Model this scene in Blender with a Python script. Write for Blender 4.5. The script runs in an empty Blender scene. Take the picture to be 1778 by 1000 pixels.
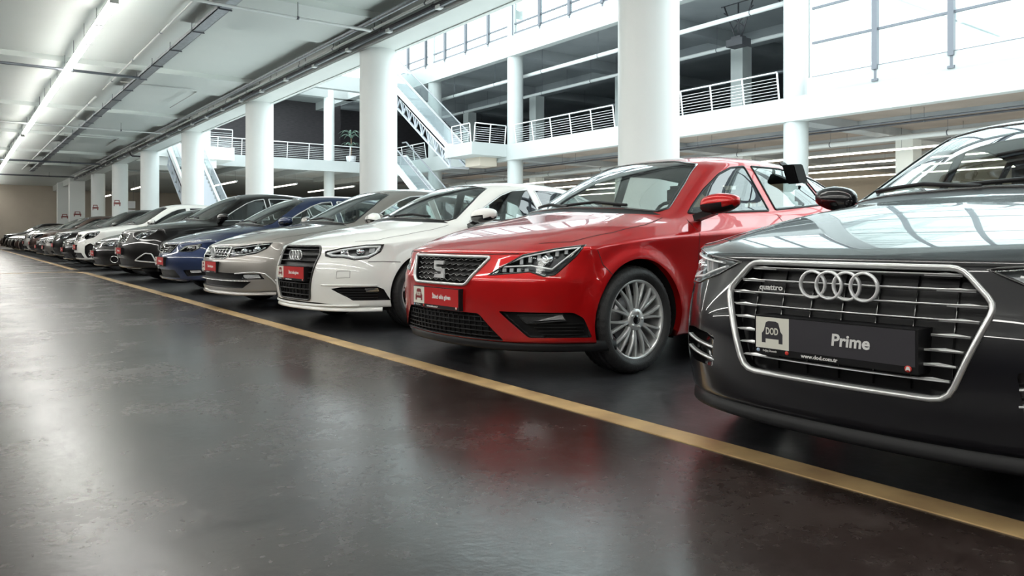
import bpy, bmesh, math, random
import numpy as np
from mathutils import Vector, Matrix
from mathutils.bvhtree import BVHTree
random.seed(7)
PI = math.pi
sc = bpy.context.scene
COL = sc.collection
# ---------------------------------------------------------------- camera
CAM_H = 0.82
cd = bpy.data.cameras.new('camera'); cam = bpy.data.objects.new('camera', cd); COL.objects.link(cam)
cam.location = (0, 0, CAM_H); cam.rotation_euler = (PI/2, 0, -math.radians(36.28))
cd.sensor_width = 36; cd.lens = 1320/1778*36; cd.shift_y = -(500-411)/1778
cd.clip_start = .05; cd.clip_end = 400
sc.camera = cam
# ---------------------------------------------------------------- world: bright overcast sky
w = bpy.data.worlds.new('sky'); sc.world = w; w.use_nodes = True
wn = w.node_tree.nodes; wl = w.node_tree.links; wn.clear()
wo = wn.new('ShaderNodeOutputWorld'); wb = wn.new('ShaderNodeBackground')
wb.inputs[0].default_value = (.86, .97, 1.0, 1); wb.inputs[1].default_value = 4.4
wl.new(wb.outputs[0], wo.inputs[0])
# ---------------------------------------------------------------- exposure
sc.view_settings.view_transform = 'Standard'; sc.view_settings.look = 'None'
sc.view_settings.exposure = 0.18; sc.view_settings.gamma = 1.0; sc.view_settings.use_curve_mapping = False
LAMP_E = 29.0
sc.cycles.use_denoising = True
sc.cycles.max_bounces = 8; sc.cycles.diffuse_bounces = 4; sc.cycles.glossy_bounces = 4
sc.cycles.transparent_max_bounces = 12; sc.cycles.sample_clamp_indirect = 6
sc.cycles.caustics_reflective = False; sc.cycles.caustics_refractive = False

# ================================================================ materials
MATS = {}
def mat(name, col=(.8,.8,.8), rough=.5, metal=0., coat=0., spec=.5, emit=None, estr=0., ior=1.5):
    if name in MATS: return MATS[name]
    m = bpy.data.materials.new(name); m.use_nodes = True
    b = m.node_tree.nodes['Principled BSDF']
    b.inputs['Base Color'].default_value = (*col, 1); b.inputs['Roughness'].default_value = rough
    b.inputs['Metallic'].default_value = metal; b.inputs['Coat Weight'].default_value = coat
    b.inputs['Coat Roughness'].default_value = .02
    b.inputs['Specular IOR Level'].default_value = spec; b.inputs['IOR'].default_value = ior
    if emit: b.inputs['Emission Color'].default_value = (*emit, 1); b.inputs['Emission Strength'].default_value = estr
    MATS[name] = m; return m
def N(m, t, **kw):
    n = m.node_tree.nodes.new(t)
    for k, v in kw.items(): setattr(n, k, v)
    return n
def L(m, a, b): m.node_tree.links.new(a, b)
def mottled(name, c1, c2, scale, r1, r2, bump=0., detail=6, stretch=(1,1,1), coat=0.):
    """paint or plaster with noise in colour, gloss and relief"""
    m = mat(name, c1, r1, coat=coat); b = m.node_tree.nodes['Principled BSDF']
    tc = N(m, 'ShaderNodeTexCoord'); mp = N(m, 'ShaderNodeMapping'); mp.inputs['Scale'].default_value = stretch
    L(m, tc.outputs['Object'], mp.inputs[0])
    n = N(m, 'ShaderNodeTexNoise'); n.inputs['Scale'].default_value = scale; n.inputs['Detail'].default_value = detail
    L(m, mp.outputs[0], n.inputs['Vector'])
    r = N(m, 'ShaderNodeValToRGB'); r.color_ramp.elements[0].position = .35; r.color_ramp.elements[1].position = .65
    r.color_ramp.elements[0].color = (*c1, 1); r.color_ramp.elements[1].color = (*c2, 1)
    L(m, n.outputs[0], r.inputs[0]); L(m, r.outputs[0], b.inputs['Base Color'])
    mr = N(m, 'ShaderNodeMapRange'); mr.inputs[1].default_value = .3; mr.inputs[2].default_value = .7
    mr.inputs[3].default_value = r1; mr.inputs[4].default_value = r2
    L(m, n.outputs[0], mr.inputs[0]); L(m, mr.outputs[0], b.inputs['Roughness'])
    if bump:
        bp = N(m, 'ShaderNodeBump'); bp.inputs['Strength'].default_value = bump; bp.inputs['Distance'].default_value = .02
        n2 = N(m, 'ShaderNodeTexNoise'); n2.inputs['Scale'].default_value = scale*4; n2.inputs['Detail'].default_value = 5
        L(m, mp.outputs[0], n2.inputs['Vector']); L(m, n2.outputs[0], bp.inputs['Height']); L(m, bp.outputs[0], b.inputs['Normal'])
    return m
M_WHITE = mottled('white_paint', (.74,.78,.76), (.80,.83,.81), .6, .5, .6, .05)
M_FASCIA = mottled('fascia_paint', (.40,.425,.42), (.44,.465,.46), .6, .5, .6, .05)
M_CEIL = mottled('ceiling_paint', (.82,.87,.84), (.86,.90,.87), .35, .6, .7, .05)
M_COLUMN = mottled('column_paint', (.78,.82,.81), (.82,.85,.84), .5, .38, .5, .02)
M_BEIGE = mottled('beige_plaster', (.56,.49,.41), (.62,.55,.46), .5, .7, .8, .05)
M_BROWN = mottled('brown_concrete', (.30,.25,.215), (.37,.31,.27), .7, .7, .85, .1)
M_DARKWALL = mottled('dark_cladding', (.035,.03,.034), (.06,.052,.056), 3, .4, .6, .2, stretch=(1,1,8))
M_STEEL = mat('grey_steel', (.13,.14,.16), .45, .2)
M_SOFFIT = mottled('grey_soffit', (.30,.32,.335), (.38,.40,.41), .5, .6, .7, .05)
M_BOUNCE = mottled('pale_bounce_floor', (.74,.75,.73), (.80,.81,.79), .8, .25, .35, .02)  # pale tone chosen to bounce sky light up
M_MURK = mottled('dark_plaster', (.026,.021,.02), (.036,.031,.03), .5, .7, .8, .05)
M_GALV = mottled('galvanised', (.42,.44,.47), (.56,.58,.62), 14, .35, .5, 0, detail=2)
for _n in ('galvanised',): MATS[_n].node_tree.nodes['Principled BSDF'].inputs['Metallic'].default_value = .7
M_PIPE = mat('white_pipe', (.72,.74,.73), .35)
M_DARKPIPE = mat('dark_pipe', (.07,.07,.08), .5)
M_RAIL = mat('rail_paint', (.78,.80,.80), .35)
M_LAMP = mat('lamp_tube', (.9,.9,.9), .4, emit=(1,.985,.93), estr=LAMP_E)
M_LAMPFAR = mat('lamp_tube_far', (.9,.9,.9), .4, emit=(1,.93,.78), estr=9)
M_HOUSING = mat('lamp_housing', (.75,.75,.73), .4)
M_BLACKP = mat('black_plastic', (.009,.009,.010), .42, spec=.22)
M_RUBBER = mat('rubber', (.017,.017,.018), .55)
M_GLOSSB = mat('gloss_black', (.006,.006,.007), .08, coat=.6)
M_CHROME = mat('chrome', (.78,.79,.80), .12, 1.)
M_SATIN = mat('satin_chrome', (.66,.67,.67), .28, .7)
M_EMBLEM = mat('emblem_silver', (.84,.85,.86), .3, .35)
M_VOID = mat('underbody', (.008,.008,.008), .8)
def glass(name, tint, ior=1.5, rough=0., k=1.25):
    """thin pane: clear tinted transmission under a Fresnel reflection"""
    m = bpy.data.materials.new(name); m.use_nodes = True; nt = m.node_tree; nt.nodes.clear()
    o = nt.nodes.new('ShaderNodeOutputMaterial'); mx = nt.nodes.new('ShaderNodeMixShader')
    t = nt.nodes.new('ShaderNodeBsdfTransparent'); g = nt.nodes.new('ShaderNodeBsdfGlossy'); f = nt.nodes.new('ShaderNodeFresnel')
    t.inputs[0].default_value = (*tint, 1); g.inputs['Roughness'].default_value = rough; f.inputs[0].default_value = ior
    g.inputs[0].default_value = (.95,.97,.97,1)
    ad = nt.nodes.new('ShaderNodeMath'); ad.operation = 'MULTIPLY_ADD'; ad.inputs[1].default_value = k; ad.inputs[2].default_value = .03 if k > 1 else 0.; ad.use_clamp = True
    geo = nt.nodes.new('ShaderNodeNewGeometry')      # a thin sheet reflects alike from both sides
    im = nt.nodes.new('ShaderNodeMapRange'); im.inputs[3].default_value = ior; im.inputs[4].default_value = 1/ior
    nt.links.new(geo.outputs['Backfacing'], im.inputs[0]); nt.links.new(im.outputs[0], f.inputs[0]); nt.links.new(f.outputs[0], ad.inputs[0])
    nt.links.new(ad.outputs[0], mx.inputs[0]); nt.links.new(t.outputs[0], mx.inputs[1]); nt.links.new(g.outputs[0], mx.inputs[2])
    nt.links.new(mx.outputs[0], o.inputs[0]); MATS[name] = m; return m
M_PANE = glass('window_pane', (.92,.96,.95))
M_CARGLASS = glass('car_glass', (.76,.82,.80), 1.55)
M_CARDARK = glass('tinted_car_glass', (.22,.24,.25), 1.55)
M_LENS = glass('lamp_lens', (.95,.97,.98), 1.35, .04, .8)

def floor_mat():
    m = mat('polished_floor', (.05,.042,.04), .2); b = m.node_tree.nodes['Principled BSDF']
    tc = N(m, 'ShaderNodeTexCoord'); sx = N(m, 'ShaderNodeSeparateXYZ'); L(m, tc.outputs['Object'], sx.inputs[0])
    n1 = N(m, 'ShaderNodeTexNoise'); n1.inputs['Scale'].default_value = 1.1; n1.inputs['Detail'].default_value = 9; n1.inputs['Roughness'].default_value = .65
    n2 = N(m, 'ShaderNodeTexNoise'); n2.inputs['Scale'].default_value = 11; n2.inputs['Detail'].default_value = 8; n2.inputs['Distortion'].default_value = .3; n2.inputs['Roughness'].default_value = .68
    n3 = N(m, 'ShaderNodeTexNoise'); n3.inputs['Scale'].default_value = 32; n3.inputs['Detail'].default_value = 6
    for n in (n1,n2,n3): L(m, tc.outputs['Object'], n.inputs['Vector'])
    # aisle coating / bay coating, meeting at the painted line
    st = N(m, 'ShaderNodeMath', operation='GREATER_THAN'); st.inputs[1].default_value = 2.42; L(m, sx.outputs[0], st.inputs[0])
    def ramp(n, p0, c0, p1, c1):
        r = N(m, 'ShaderNodeValToRGB'); e = r.color_ramp.elements
        e[0].position, e[1].position = p0, p1; e[0].color = (*c0,1); e[1].color = (*c1,1); L(m, n.outputs[0], r.inputs[0]); return r
    ra = ramp(n1, .3, (.015,.0095,.0085), .72, (.036,.026,.0235)); rb = ramp(n2, .3, (.012,.0125,.0145), .72, (.045,.047,.053))
    mx = N(m, 'ShaderNodeMix', data_type='RGBA'); L(m, st.outputs[0], mx.inputs[0]); L(m, ra.outputs[0], mx.inputs[6]); L(m, rb.outputs[0], mx.inputs[7])
    # worn light specks
    rs = ramp(n2, .50, (0,0,0), .85, (.040,.035,.033)); ads = N(m, 'ShaderNodeMix', data_type='RGBA', blend_type='ADD'); ads.inputs[0].default_value = .7
    L(m, mx.outputs[2], ads.inputs[6]); L(m, rs.outputs[0], ads.inputs[7]); vo = N(m, 'ShaderNodeTexVoronoi'); vo.inputs['Scale'].default_value = 2.6; L(m, tc.outputs['Object'], vo.inputs['Vector'])
    sp = N(m, 'ShaderNodeMath', operation='MULTIPLY_ADD'); sp.inputs[1].default_value = .11; L(m, n3.outputs[0], sp.inputs[0]); L(m, vo.outputs['Distance'], sp.inputs[2])
    dk = N(m, 'ShaderNodeMath', operation='LESS_THAN'); dk.inputs[1].default_value = .072; L(m, sp.outputs[0], dk.inputs[0])
    dm = N(m, 'ShaderNodeMix', data_type='RGBA'); dm.inputs[7].default_value = (.004,.004,.004,1); L(m, dk.outputs[0], dm.inputs[0]); L(m, ads.outputs[2], dm.inputs[6]); L(m, dm.outputs[2], b.inputs['Base Color'])
    sl = N(m, 'ShaderNodeMapRange'); sl.inputs[3].default_value = .68; sl.inputs[4].default_value = .1; L(m, dk.outputs[0], sl.inputs[0]); L(m, sl.outputs[0], b.inputs['Specular IOR Level'])
    # gloss
    a1 = N(m, 'ShaderNodeMapRange'); a1.inputs[1].default_value=.3; a1.inputs[2].default_value=.7; a1.inputs[3].default_value=.17; a1.inputs[4].default_value=.27; L(m, n1.outputs[0], a1.inputs[0])
    a2 = N(m, 'ShaderNodeMath', operation='MULTIPLY_ADD'); a2.inputs[1].default_value=.07; L(m, st.outputs[0], a2.inputs[0]); L(m, a1.outputs[0], a2.inputs[2])
    a3 = N(m, 'ShaderNodeMath', operation='MULTIPLY_ADD'); a3.inputs[1].default_value=.08; L(m, n3.outputs[0], a3.inputs[0]); L(m, a2.outputs[0], a3.inputs[2])
    a4 = N(m, 'ShaderNodeMath', operation='MULTIPLY_ADD'); a4.inputs[1].default_value=.07; L(m, n2.outputs[0], a4.inputs[0]); L(m, a3.outputs[0], a4.inputs[2])
    a5 = N(m, 'ShaderNodeMath', operation='SUBTRACT'); a5.inputs[1].default_value=.035; L(m, a4.outputs[0], a5.inputs[0]); L(m, a5.outputs[0], b.inputs['Roughness'])
    bp = N(m, 'ShaderNodeBump'); bp.inputs['Strength'].default_value=.055; bp.inputs['Distance'].default_value=.010
    ah = N(m, 'ShaderNodeMath', operation='MULTIPLY_ADD'); ah.inputs[1].default_value = .4; L(m, n2.outputs[0], ah.inputs[0]); L(m, n3.outputs[0], ah.inputs[2]); L(m, ah.outputs[0], bp.inputs['Height']); L(m, bp.outputs[0], b.inputs['Normal'])
    b.inputs['Specular IOR Level'].default_value = .9
    return m
M_FLOOR = floor_mat()
M_LINE = mottled('worn_yellow_paint', (.36,.235,.115), (.56,.39,.19), 5, .35, .5, .05, detail=8)

# ================================================================ helpers
def tag(o, label=None, cat=None, group=None, kind=None):
    if label: o['label'] = label
    if cat: o['category'] = cat
    if group: o['group'] = group
    if kind: o['kind'] = kind
    return o
def empty(name, loc=(0,0,0), rz=0., parent=None):
    o = bpy.data.objects.new(name, None); COL.objects.link(o); o.location = loc; o.rotation_euler = (0,0,rz)
    o.empty_display_size = .1
    if parent: o.parent = parent
    return o
def copy_tree(o, parent=None):
    c = o.copy(); COL.objects.link(c)
    if parent is not None: c.parent = parent
    for ch in list(o.children): copy_tree(ch, c)
    return c
class MB:
    """collects simple shapes into one mesh"""
    def __init__(s): s.bm = bmesh.new(); s.mats = []
    def mi(s, m):
        if m is None: return 0
        if m not in s.mats: s.mats.append(m)
        return s.mats.index(m)
    def box(s, x0, x1, y0, y1, z0, z1, m=None):
        k = s.mi(m); V = [s.bm.verts.new(p) for p in ((x0,y0,z0),(x1,y0,z0),(x1,y1,z0),(x0,y1,z0),(x0,y0,z1),(x1,y0,z1),(x1,y1,z1),(x0,y1,z1))]
        for f in ((3,2,1,0),(4,5,6,7),(0,1,5,4),(1,2,6,5),(2,3,7,6),(3,0,4,7)):
            s.bm.faces.new([V[i] for i in f]).material_index = k
        return s
    def bar(s, a, b, w, h=None, m=None, up=(0,0,1)):
        """rectangular bar from a to b"""
        a, b = Vector(a), Vector(b); h = h or w; d = (b-a).normalized(); u = Vector(up)
        if abs(d.dot(u)) > .98: u = Vector((1,0,0))
        r = d.cross(u).normalized(); u = r.cross(d).normalized(); k = s.mi(m)
        V = [s.bm.verts.new(p + r*sx*w/2 + u*sz*h/2) for p in (a,b) for sx,sz in ((-1,-1),(1,-1),(1,1),(-1,1))]
        for f in ((0,1,2,3),(7,6,5,4),(0,4,5,1),(1,5,6,2),(2,6,7,3),(3,7,4,0)):
            s.bm.faces.new([V[i] for i in f]).material_index = k
        return s
    def tube(s, pts, r, n=8, m=None, closed=False, cap=True):
        pts = [Vector(p) for p in pts]; k = s.mi(m); rings = []; N_ = len(pts); prev = None
        for i, p in enumerate(pts):
            a = pts[(i-1) % N_] if (closed or i) else p; b = pts[(i+1) % N_] if (closed or i < N_-1) else p
            d = (b-a).normalized()
            if prev is None:
                u = Vector((0,0,1)) if abs(d.z) < .9 else Vector((1,0,0)); u = (u - d*u.dot(d)).normalized()
            else: u = (prev - d*prev.dot(d)).normalized()
            prev = u; v = d.cross(u); rr = r[i] if hasattr(r, '__len__') else r
            rings.append([s.bm.verts.new(p + (u*math.cos(2*PI*j/n) + v*math.sin(2*PI*j/n))*rr) for j in range(n)])
        R = range(N_) if closed else range(N_-1)
        for i in R:
            A, B = rings[i], rings[(i+1) % N_]
            for j in range(n):
                f = s.bm.faces.new((A[j], A[(j+1)%n], B[(j+1)%n], B[j])); f.smooth = True; f.material_index = k
        if cap and not closed:
            for q in (rings[0][::-1], rings[-1]): s.bm.faces.new(q).material_index = k
        return s
    def lathe(s, prof, c=(0,0,0), axis='z', n=32, m=None, smooth=True):
        """prof: list of (radius, height) turned about the axis"""
        k = s.mi(m); rings = []; c = Vector(c)
        for (r, h) in prof:
            ring = []
            for j in range(n):
                a = 2*PI*j/n; x, y = r*math.cos(a), r*math.sin(a)
                p = {'z': (x,y,h), 'y': (x,h,y), 'x': (h,x,y)}[axis]
                ring.append(s.bm.verts.new(c + Vector(p)))
            rings.append(ring)
        for i in range(len(rings)-1):
            for j in range(n):
                f = s.bm.faces.new((rings[i][j], rings[i][(j+1)%n], rings[i+1][(j+1)%n], rings[i+1][j])); f.smooth = smooth; f.material_index = k
        return s
    def poly(s, pts, m=None):
        f = s.bm.faces.new([s.bm.verts.new(p) for p in pts]); f.material_index = s.mi(m); return s
    def prism(s, pts, d, m=None):
        """closed polygon pushed along the vector d"""
        k = s.mi(m); d = Vector(d); A = [s.bm.verts.new(Vector(p)) for p in pts]; B = [s.bm.verts.new(Vector(p)+d) for p in pts]; n = len(A)
        s.bm.faces.new(A[::-1]).material_index = k; s.bm.faces.new(B).material_index = k
        for i in range(n): s.bm.faces.new((A[i], A[(i+1)%n], B[(i+1)%n], B[i])).material_index = k
        return s
    def build(s, name, m=None, parent=None, recalc=True):
        if recalc: bmesh.ops.recalc_face_normals(s.bm, faces=s.bm.faces[:])
        me = bpy.data.meshes.new(name); s.bm.to_mesh(me); s.bm.free()
        for q in (s.mats or [m]): me.materials.append(q)
        o = bpy.data.objects.new(name, me); COL.objects.link(o)
        if parent: o.parent = parent
        return o
def B1(name, m, *b, parent=None): return MB().box(*b).build(name, m, parent)
# ================================================================ the building
GY = [7.39 + 8.34*k for k in range(-2, 10)]          # column grid along the aisle
tag(B1('floor', M_FLOOR, -16,8.4,-14,82,-.3,0), kind='structure')
tag(B1('floor_atrium', M_BOUNCE, 8.4,48,-14,82,-.3,0), kind='structure')  # unseen floor, made pale to bounce sky light onto the near ceiling
tag(B1('ceiling', M_CEIL, -16,7.9,-14,82,5.5,5.85), kind='structure')
_t = [0]
def trim(m, *b):
    _t[0] += 1; return tag(B1('trim_%d' % _t[0], m, *b), kind='structure')
def trimb(mb, m):
    _t[0] += 1; return tag(mb.build('trim_%d' % _t[0], m), kind='structure')
# shallow drop bands across the near ceiling, one mesh per bay line
for y in GY[:-3] if True else []:
    trimb(MB().box(-16,7.35,y-1.3,y+1.3,5.36,5.5), M_CEIL)
# edge beam over the near columns
trimb(MB().box(7.38,8.02,-14,82,5.02,5.9).box(8.02,8.12,-14,46,5.0,6.0), M_WHITE)
trim(M_WHITE, 7.6,8.1,-14,46,10.3,11.2)              # the deck edge above it
tag(B1('wall_north', M_BEIGE, -16,48,82,82.3,0,5.85), kind='structure')
tag(B1('wall_west', M_MURK, -16.3,-16,-14,82,0,5.85), kind='structure')
tag(B1('wall_south', M_MURK, -16,48,-14.3,-14,0,5.85), kind='structure')
tag(B1('wall_east', M_BEIGE, 48,48.3,-14,82,0,5.2), kind='structure')
tag(B1('wall_east_upper', M_DARKWALL, 48,48.3,15.9,57,5.2,11), kind='structure')
# far side decks
trim(M_FASCIA, 23.55,23.95,-14,57,4.85,5.69)
dk = MB().box(23.95,48,-14,57,5.25,5.6)
for y in GY:
    if y < 57: dk.box(24.1,48,y-.35,y+.35,4.85,5.25)
dk.box(31.6,32.4,-14,57,4.85,5.25)
for x in (27.6,35.6,39.6,43.5): dk.box(x-.12,x+.12,-14,57,5.0,5.25)
trimb(dk, M_SOFFIT)
# ribbed brown soffit panels of the ground floor beyond
sf = MB()
for a in range(5):
    x0 = 24.3 + a*4.7
    sf.box(x0,x0+4.4,-13.6,56.6,5.17,5.24)
trimb(sf, M_BROWN)
trim(M_FASCIA, 23.55,23.95,15.9,46,10.3,11.2)
dk = MB().box(23.95,48,15.7,57,10.9,11.2)
for y in GY:
    if 15.6 < y < 57: dk.box(24.1,48,y-.35,y+.35,10.35,10.9)
dk.box(31.6,32.4,15.9,57,10.35,10.9)
trimb(dk, M_SOFFIT)
trim(M_FASCIA, 23.7,23.95,15.9,46,11.2,11.45)
trim(M_FASCIA, 23.7,23.95,-14,15.1,5.69,6.28)
trim(M_FASCIA, 23.6,24.3,-14,57,16.6,17.3)
tag(B1('wall_inner', M_WHITE, 24.5,48,15.5,15.7,5.6,17), kind='structure')
# cross wing at the end of the atrium
cw = MB().box(8.12,23.55,46,46.35,5.0,5.69).box(8.12,23.55,46.35,56,5.3,5.6)
for x in (10.5,14.4,18.3,22.4): cw.box(x-.2,x+.2,46.35,56,5.0,5.3)
cw.box(8.12,48,56,82,5.2,5.6)
trimb(cw, M_FASCIA)
cw = MB().box(8.12,23.55,46,46.5,10.3,11.2).box(8.12,23.55,52,56,10.9,11.2)
for x in (10.3,14.3,18.3,22.3): cw.box(x-.3,x+.3,46.5,56,10.35,11.0)
cw.box(8.12,23.55,49.3,49.9,10.35,10.95)
trimb(cw, M_FASCIA)
tag(B1('wall_end_upper', M_DARKWALL, 8,24,55,55.3,5.6,10.95), kind='structure')
tag(B1('wall_end_deck', M_DARKWALL, 24,48,56.6,57,5.6,10.9), kind='structure')
for x in (12.6,17.2):
    trim(M_STEEL, x,x+.55,54.85,55,5.6,10.9)
# white boxes / bridge landing left of the third column
trimb(MB().box(8.12,12.4,42.6,46,5.0,5.69).box(8.3,11.5,42.8,45.8,4.55,5.0), M_WHITE)

# ---- round columns
def column(x, y, z1, r, label, group, m=None):
    o = MB().lathe([(r,0),(r,z1*.5),(r,z1)], (0,0,0), n=40).build('round_column', m or M_COLUMN)
    o.location = (x,y,0); return tag(o, label, 'column', group, 'thing')
near_lab = {0:'', }
seenn = ['thick white round column rising directly behind the red hatchback','white round column behind the silver beige sedan and the white car',
 'white round column behind the blue car','white round column just beside the lower escalator','white round column behind the black crossover',
 'white round column with a small red car sticker, thicker of the two stickered ones','white round column with a small sticker, slimmer and farther of the two round ones']
def car_glyph(mb, cx, cz, s, P, t=.002):
    """little front view of a car: outline of the dealer's mark; P maps (a, z, depth) to a point"""
    body = [(-.50,-.42),(-.50,-.02),(-.40,.10),(-.30,.46),(-.18,.52),(.18,.52),(.30,.46),(.40,.10),(.50,-.02),(.50,-.42),(.32,-.42),(.32,-.24),(-.32,-.24),(-.32,-.42)]
    mb.prism([P(cx+a*s, cz+b*s, 0) for a,b in body], Vector(P(0,0,t))-Vector(P(0,0,0)))
for k, y in enumerate(GY):
    if y > 60: continue
    if k < 2: lab = 'white round column of the near row behind the photographer, %s' % ('farther one','closer one')[k]
    else: lab = seenn[k-2]
    c = column(7.78, y, 5.04, .42, lab, 'near columns behind the parked cars')
    if k in (5,6,7,8):
        mb = MB(); s = .42
        def P(a, z, d, s=s):
            ang = math.radians(238 if True else 0) ; an = ang + a/.42
            return ((.423+d)*math.cos(an), (.423+d)*math.sin(an), z)
        if k >= 7:
            for (a0,a1,z0,z1) in ((-.19,-.13,2.58,2.74),(.13,.19,2.58,2.74),(-.20,.20,2.68,2.80),(-.15,-.10,2.80,2.90),(.10,.15,2.80,2.90),(-.14,.14,2.89,2.94)):
                n = 6
                for i in range(n):
                    q0 = a0+(a1-a0)*i/n; q1 = a0+(a1-a0)*(i+1)/n
                    mb.poly([P(q0,z0,0),P(q1,z0,0),P(q1,z1,0),P(q0,z1,0)])
            tag(mb.build('car_sticker', mat('sticker_red', (.26,.09,.085), .5), c))
        else: mb.bm.free()
for x, y, k in ((7.5,66,0),(7.5,74.2,1)):
    o = B1('square_column', M_COLUMN, -.5,.5,-.45,.45,0,5.35); o.location = (x,y,0)
    tag(o, ['flat sided pale column past the last round one','farthest flat sided pale column against the beige end wall'][k], 'column', 'square end columns', 'thing')
    mb = MB()
    for (a0,a1,z0,z1) in ((-.24,-.17,2.35,2.5),(.17,.24,2.35,2.5),(-.25,.25,2.45,2.56),(-.19,-.13,2.56,2.68),(.13,.19,2.56,2.68),(-.18,.18,2.67,2.72)): mb.box(a0,a1,-.47,-.452,z0,z1)
    s = mb.build('car_sticker', MATS['sticker_red'], o)
farlab = {0:'tall white column across the atrium, well behind the photographer',1:'tall white column across the atrium, level with the photographer',2:'tall white column across the atrium, out past the black sedan',
 3:'tall white round column across the atrium beside the glazed bay',4:'tall white round column across the atrium hidden by the thick near one',
 5:'tall white round column across the atrium standing beside the balcony platform',6:'slim tall white column across the atrium behind the upper escalator',7:'last tall white column across the atrium, at the end walkway'}
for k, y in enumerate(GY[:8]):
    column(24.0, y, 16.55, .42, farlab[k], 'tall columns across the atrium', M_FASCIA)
for y, x in ((49.6,20.8),(49.6,12.6)):
    column(x, y, 10.9, .36, 'white round column on the end walkway beside the potted plant' if x > 16 else 'white round column on the end walkway', 'end walkway columns')
for k, y in enumerate(GY[2:8]):
    for z0, z1, nm in ((0,4.85,'ground floor'),(5.6,10.35,'upper deck')):
        if z0 > 1 and y < 16: continue
        q = ['nearest the camera','beside the tall glazed-bay column','third along','fourth along','fifth along','last along'][k]
        o = B1('square_column', M_WHITE, -.36,.36,-.36,.36,0,z1-z0); o.location = (32,y,z0)
        tag(o, 'white square column inside the %s across the atrium, %s' % (nm, q), 'column', 'inner columns on the %s' % nm, 'thing')

# ---- glazed bays: each window is mullions, transoms and panes
wk = [0]
def window(x, ys, zs, flange=True):
    """curtain wall window in the plane X = x between the heights zs, with a mullion at both ends"""
    wk[0] += 1; r = tag(empty('window_%d' % wk[0], (x, ys[0], zs[0])), kind='structure'); w_ = ys[1]-ys[0]; h = zs[-1]-zs[0]
    MB().box(-.12,.03,-.085,.085,-.12,h).box(-.06,0,-.04,.04,-.45,-.12).box(-.10,.02,-.10,.10,-.5,-.42).build('mullion', M_STEEL, r)
    t = MB()
    for z in zs[:-1]: t.box(-.04,.04,.07,w_-.07,z-zs[0]-(.07 if z==zs[0] else .045),z-zs[0]+.03)
    t.build('transom', M_STEEL, r)
    MB().box(.0,.012,.07,w_-.07,0,h).build('pane', M_PANE, r)
    return r
yy = [15.0 - 2.3*k for k in range(0, 12)]
for a, b in zip(yy[1:], yy[:-1]): window(23.75, (a,b), (6.28,7.46,8.65,9.85,11.6,14,16.6))
yy = [16.2 + 2.29*k for k in range(0, 14)]
for a, b in zip(yy[:-1], yy[1:]): window(23.75, (a,b), (11.52,12.0,13.6,16.6))
# ---- skylight structure over the atrium
tr = MB()
y = -14.0
while y < 46.2:
    tr.box(8,23.8,y-.12,y+.12,16.7,17.2); y += 4.17
for x in (8.1,11.2,14.3,17.4,20.5,23.6): tr.box(x-.08,x+.08,-14,46,16.85,17.15)
for a in range(14):
    y = -14+4.17*a; tr.bar((8,y,16.7),(15.9,y,15.4),.09).bar((15.9,y,15.4),(23.7,y,16.7),.09).bar((15.9,y,15.4),(15.9,y,16.8),.07)
    tr.bar((11.9,y,16.1),(11.9,y,16.8),.06).bar((19.8,y,16.1),(19.8,y,16.8),.06)
trimb(tr, M_STEEL)

# ---- painted line and its branch
ln = MB(); ln.box(2.34,2.47,-6,19.3,0,.004).box(2.34,2.47,21.6,80,0,.004)
tag(ln.build('floor_line', M_LINE), 'long worn yellow painted line along the noses of the parked cars', 'floor marking')
pts = [(2.47,19.3),(2.47,19.6),(2.38,20.1),(2.1,20.4),(-8.5,20.5),(-8.5,20.37),(2.05,20.27),(2.25,20.0),(2.34,19.3)]
tag(MB().prism([(a,b,0) for a,b in pts], (0,0,.004)).build('floor_line', M_LINE), 'yellow painted line turning off sideways across the aisle', 'floor marking')

# ---- ceiling lights of the aisle, with unseen fill runs added
ORD = 'first second third fourth fifth sixth seventh eighth ninth tenth eleventh twelfth thirteenth'.split()
def batten(lab, group, length=1.76, m=M_LAMP, wdt=.14, loc=(0,0,0), zc=5.5, seg=None):
    r = tag(empty('ceiling_light', loc), lab, 'ceiling light', group); seg = seg or length; n = max(1, round(length/seg)); seg = length/n
    MB().box(-.062,.062,0,length,.045,.085).build('housing', M_HOUSING, r)
    for e in (0, length-.03): MB().box(-wdt/2-.004,wdt/2+.004,e,e+.03,-.02,.06).build('end_cap', M_HOUSING, r)
    for i in range(n):
        MB().box(-wdt/2,wdt/2,seg*i+.03,seg*(i+1)-.03,-.012,.045).build('tube', m, r)
        MB().tube([(0,seg*i+.3,.08),(0,seg*i+.3,zc-loc[2])], .006, 5).build('suspension_rod', M_STEEL, r)
    return r
G1, G2 = 'first run of strip lights over the aisle', 'second run of strip lights over the aisle'
p = batten('', G1, loc=(2.3,15.1,5.0))
for i in range(12):
    c = p if i == 0 else copy_tree(p); c.location = (2.3, 15.1+1.8*i, 5.0)
    tag(c, 'strip light over the aisle, %s of the first run from the top of the picture' % ORD[i])
for i in range(12):
    c = copy_tree(p); c.location = (2.3, 37.6+1.8*i, 5.0); tag(c, 'strip light over the aisle, %s of the farther run after the dark gap' % ORD[i], None, G2)
batten('continuous strip light overhead, ahead of the first visible one', None, 23.4, loc=(2.3,-9.9,5.0), seg=1.8)
batten('added strip light out of view, brightening the end wall', None, 21.6, loc=(2.3,59.5,5.0), seg=2.4)  # unseen extra run, added to brighten the end wall
for x, q in ((-3.4,'over the opposite side of the aisle'),(-7.5,'over the opposite parking bays'),(-12,'along the dark side wall')):
    batten('added fill strip light %s, out of view' % q, None, 60, loc=(x,-9.9,5.0), seg=2.4)  # unseen runs added as fill light for the car fronts
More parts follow.
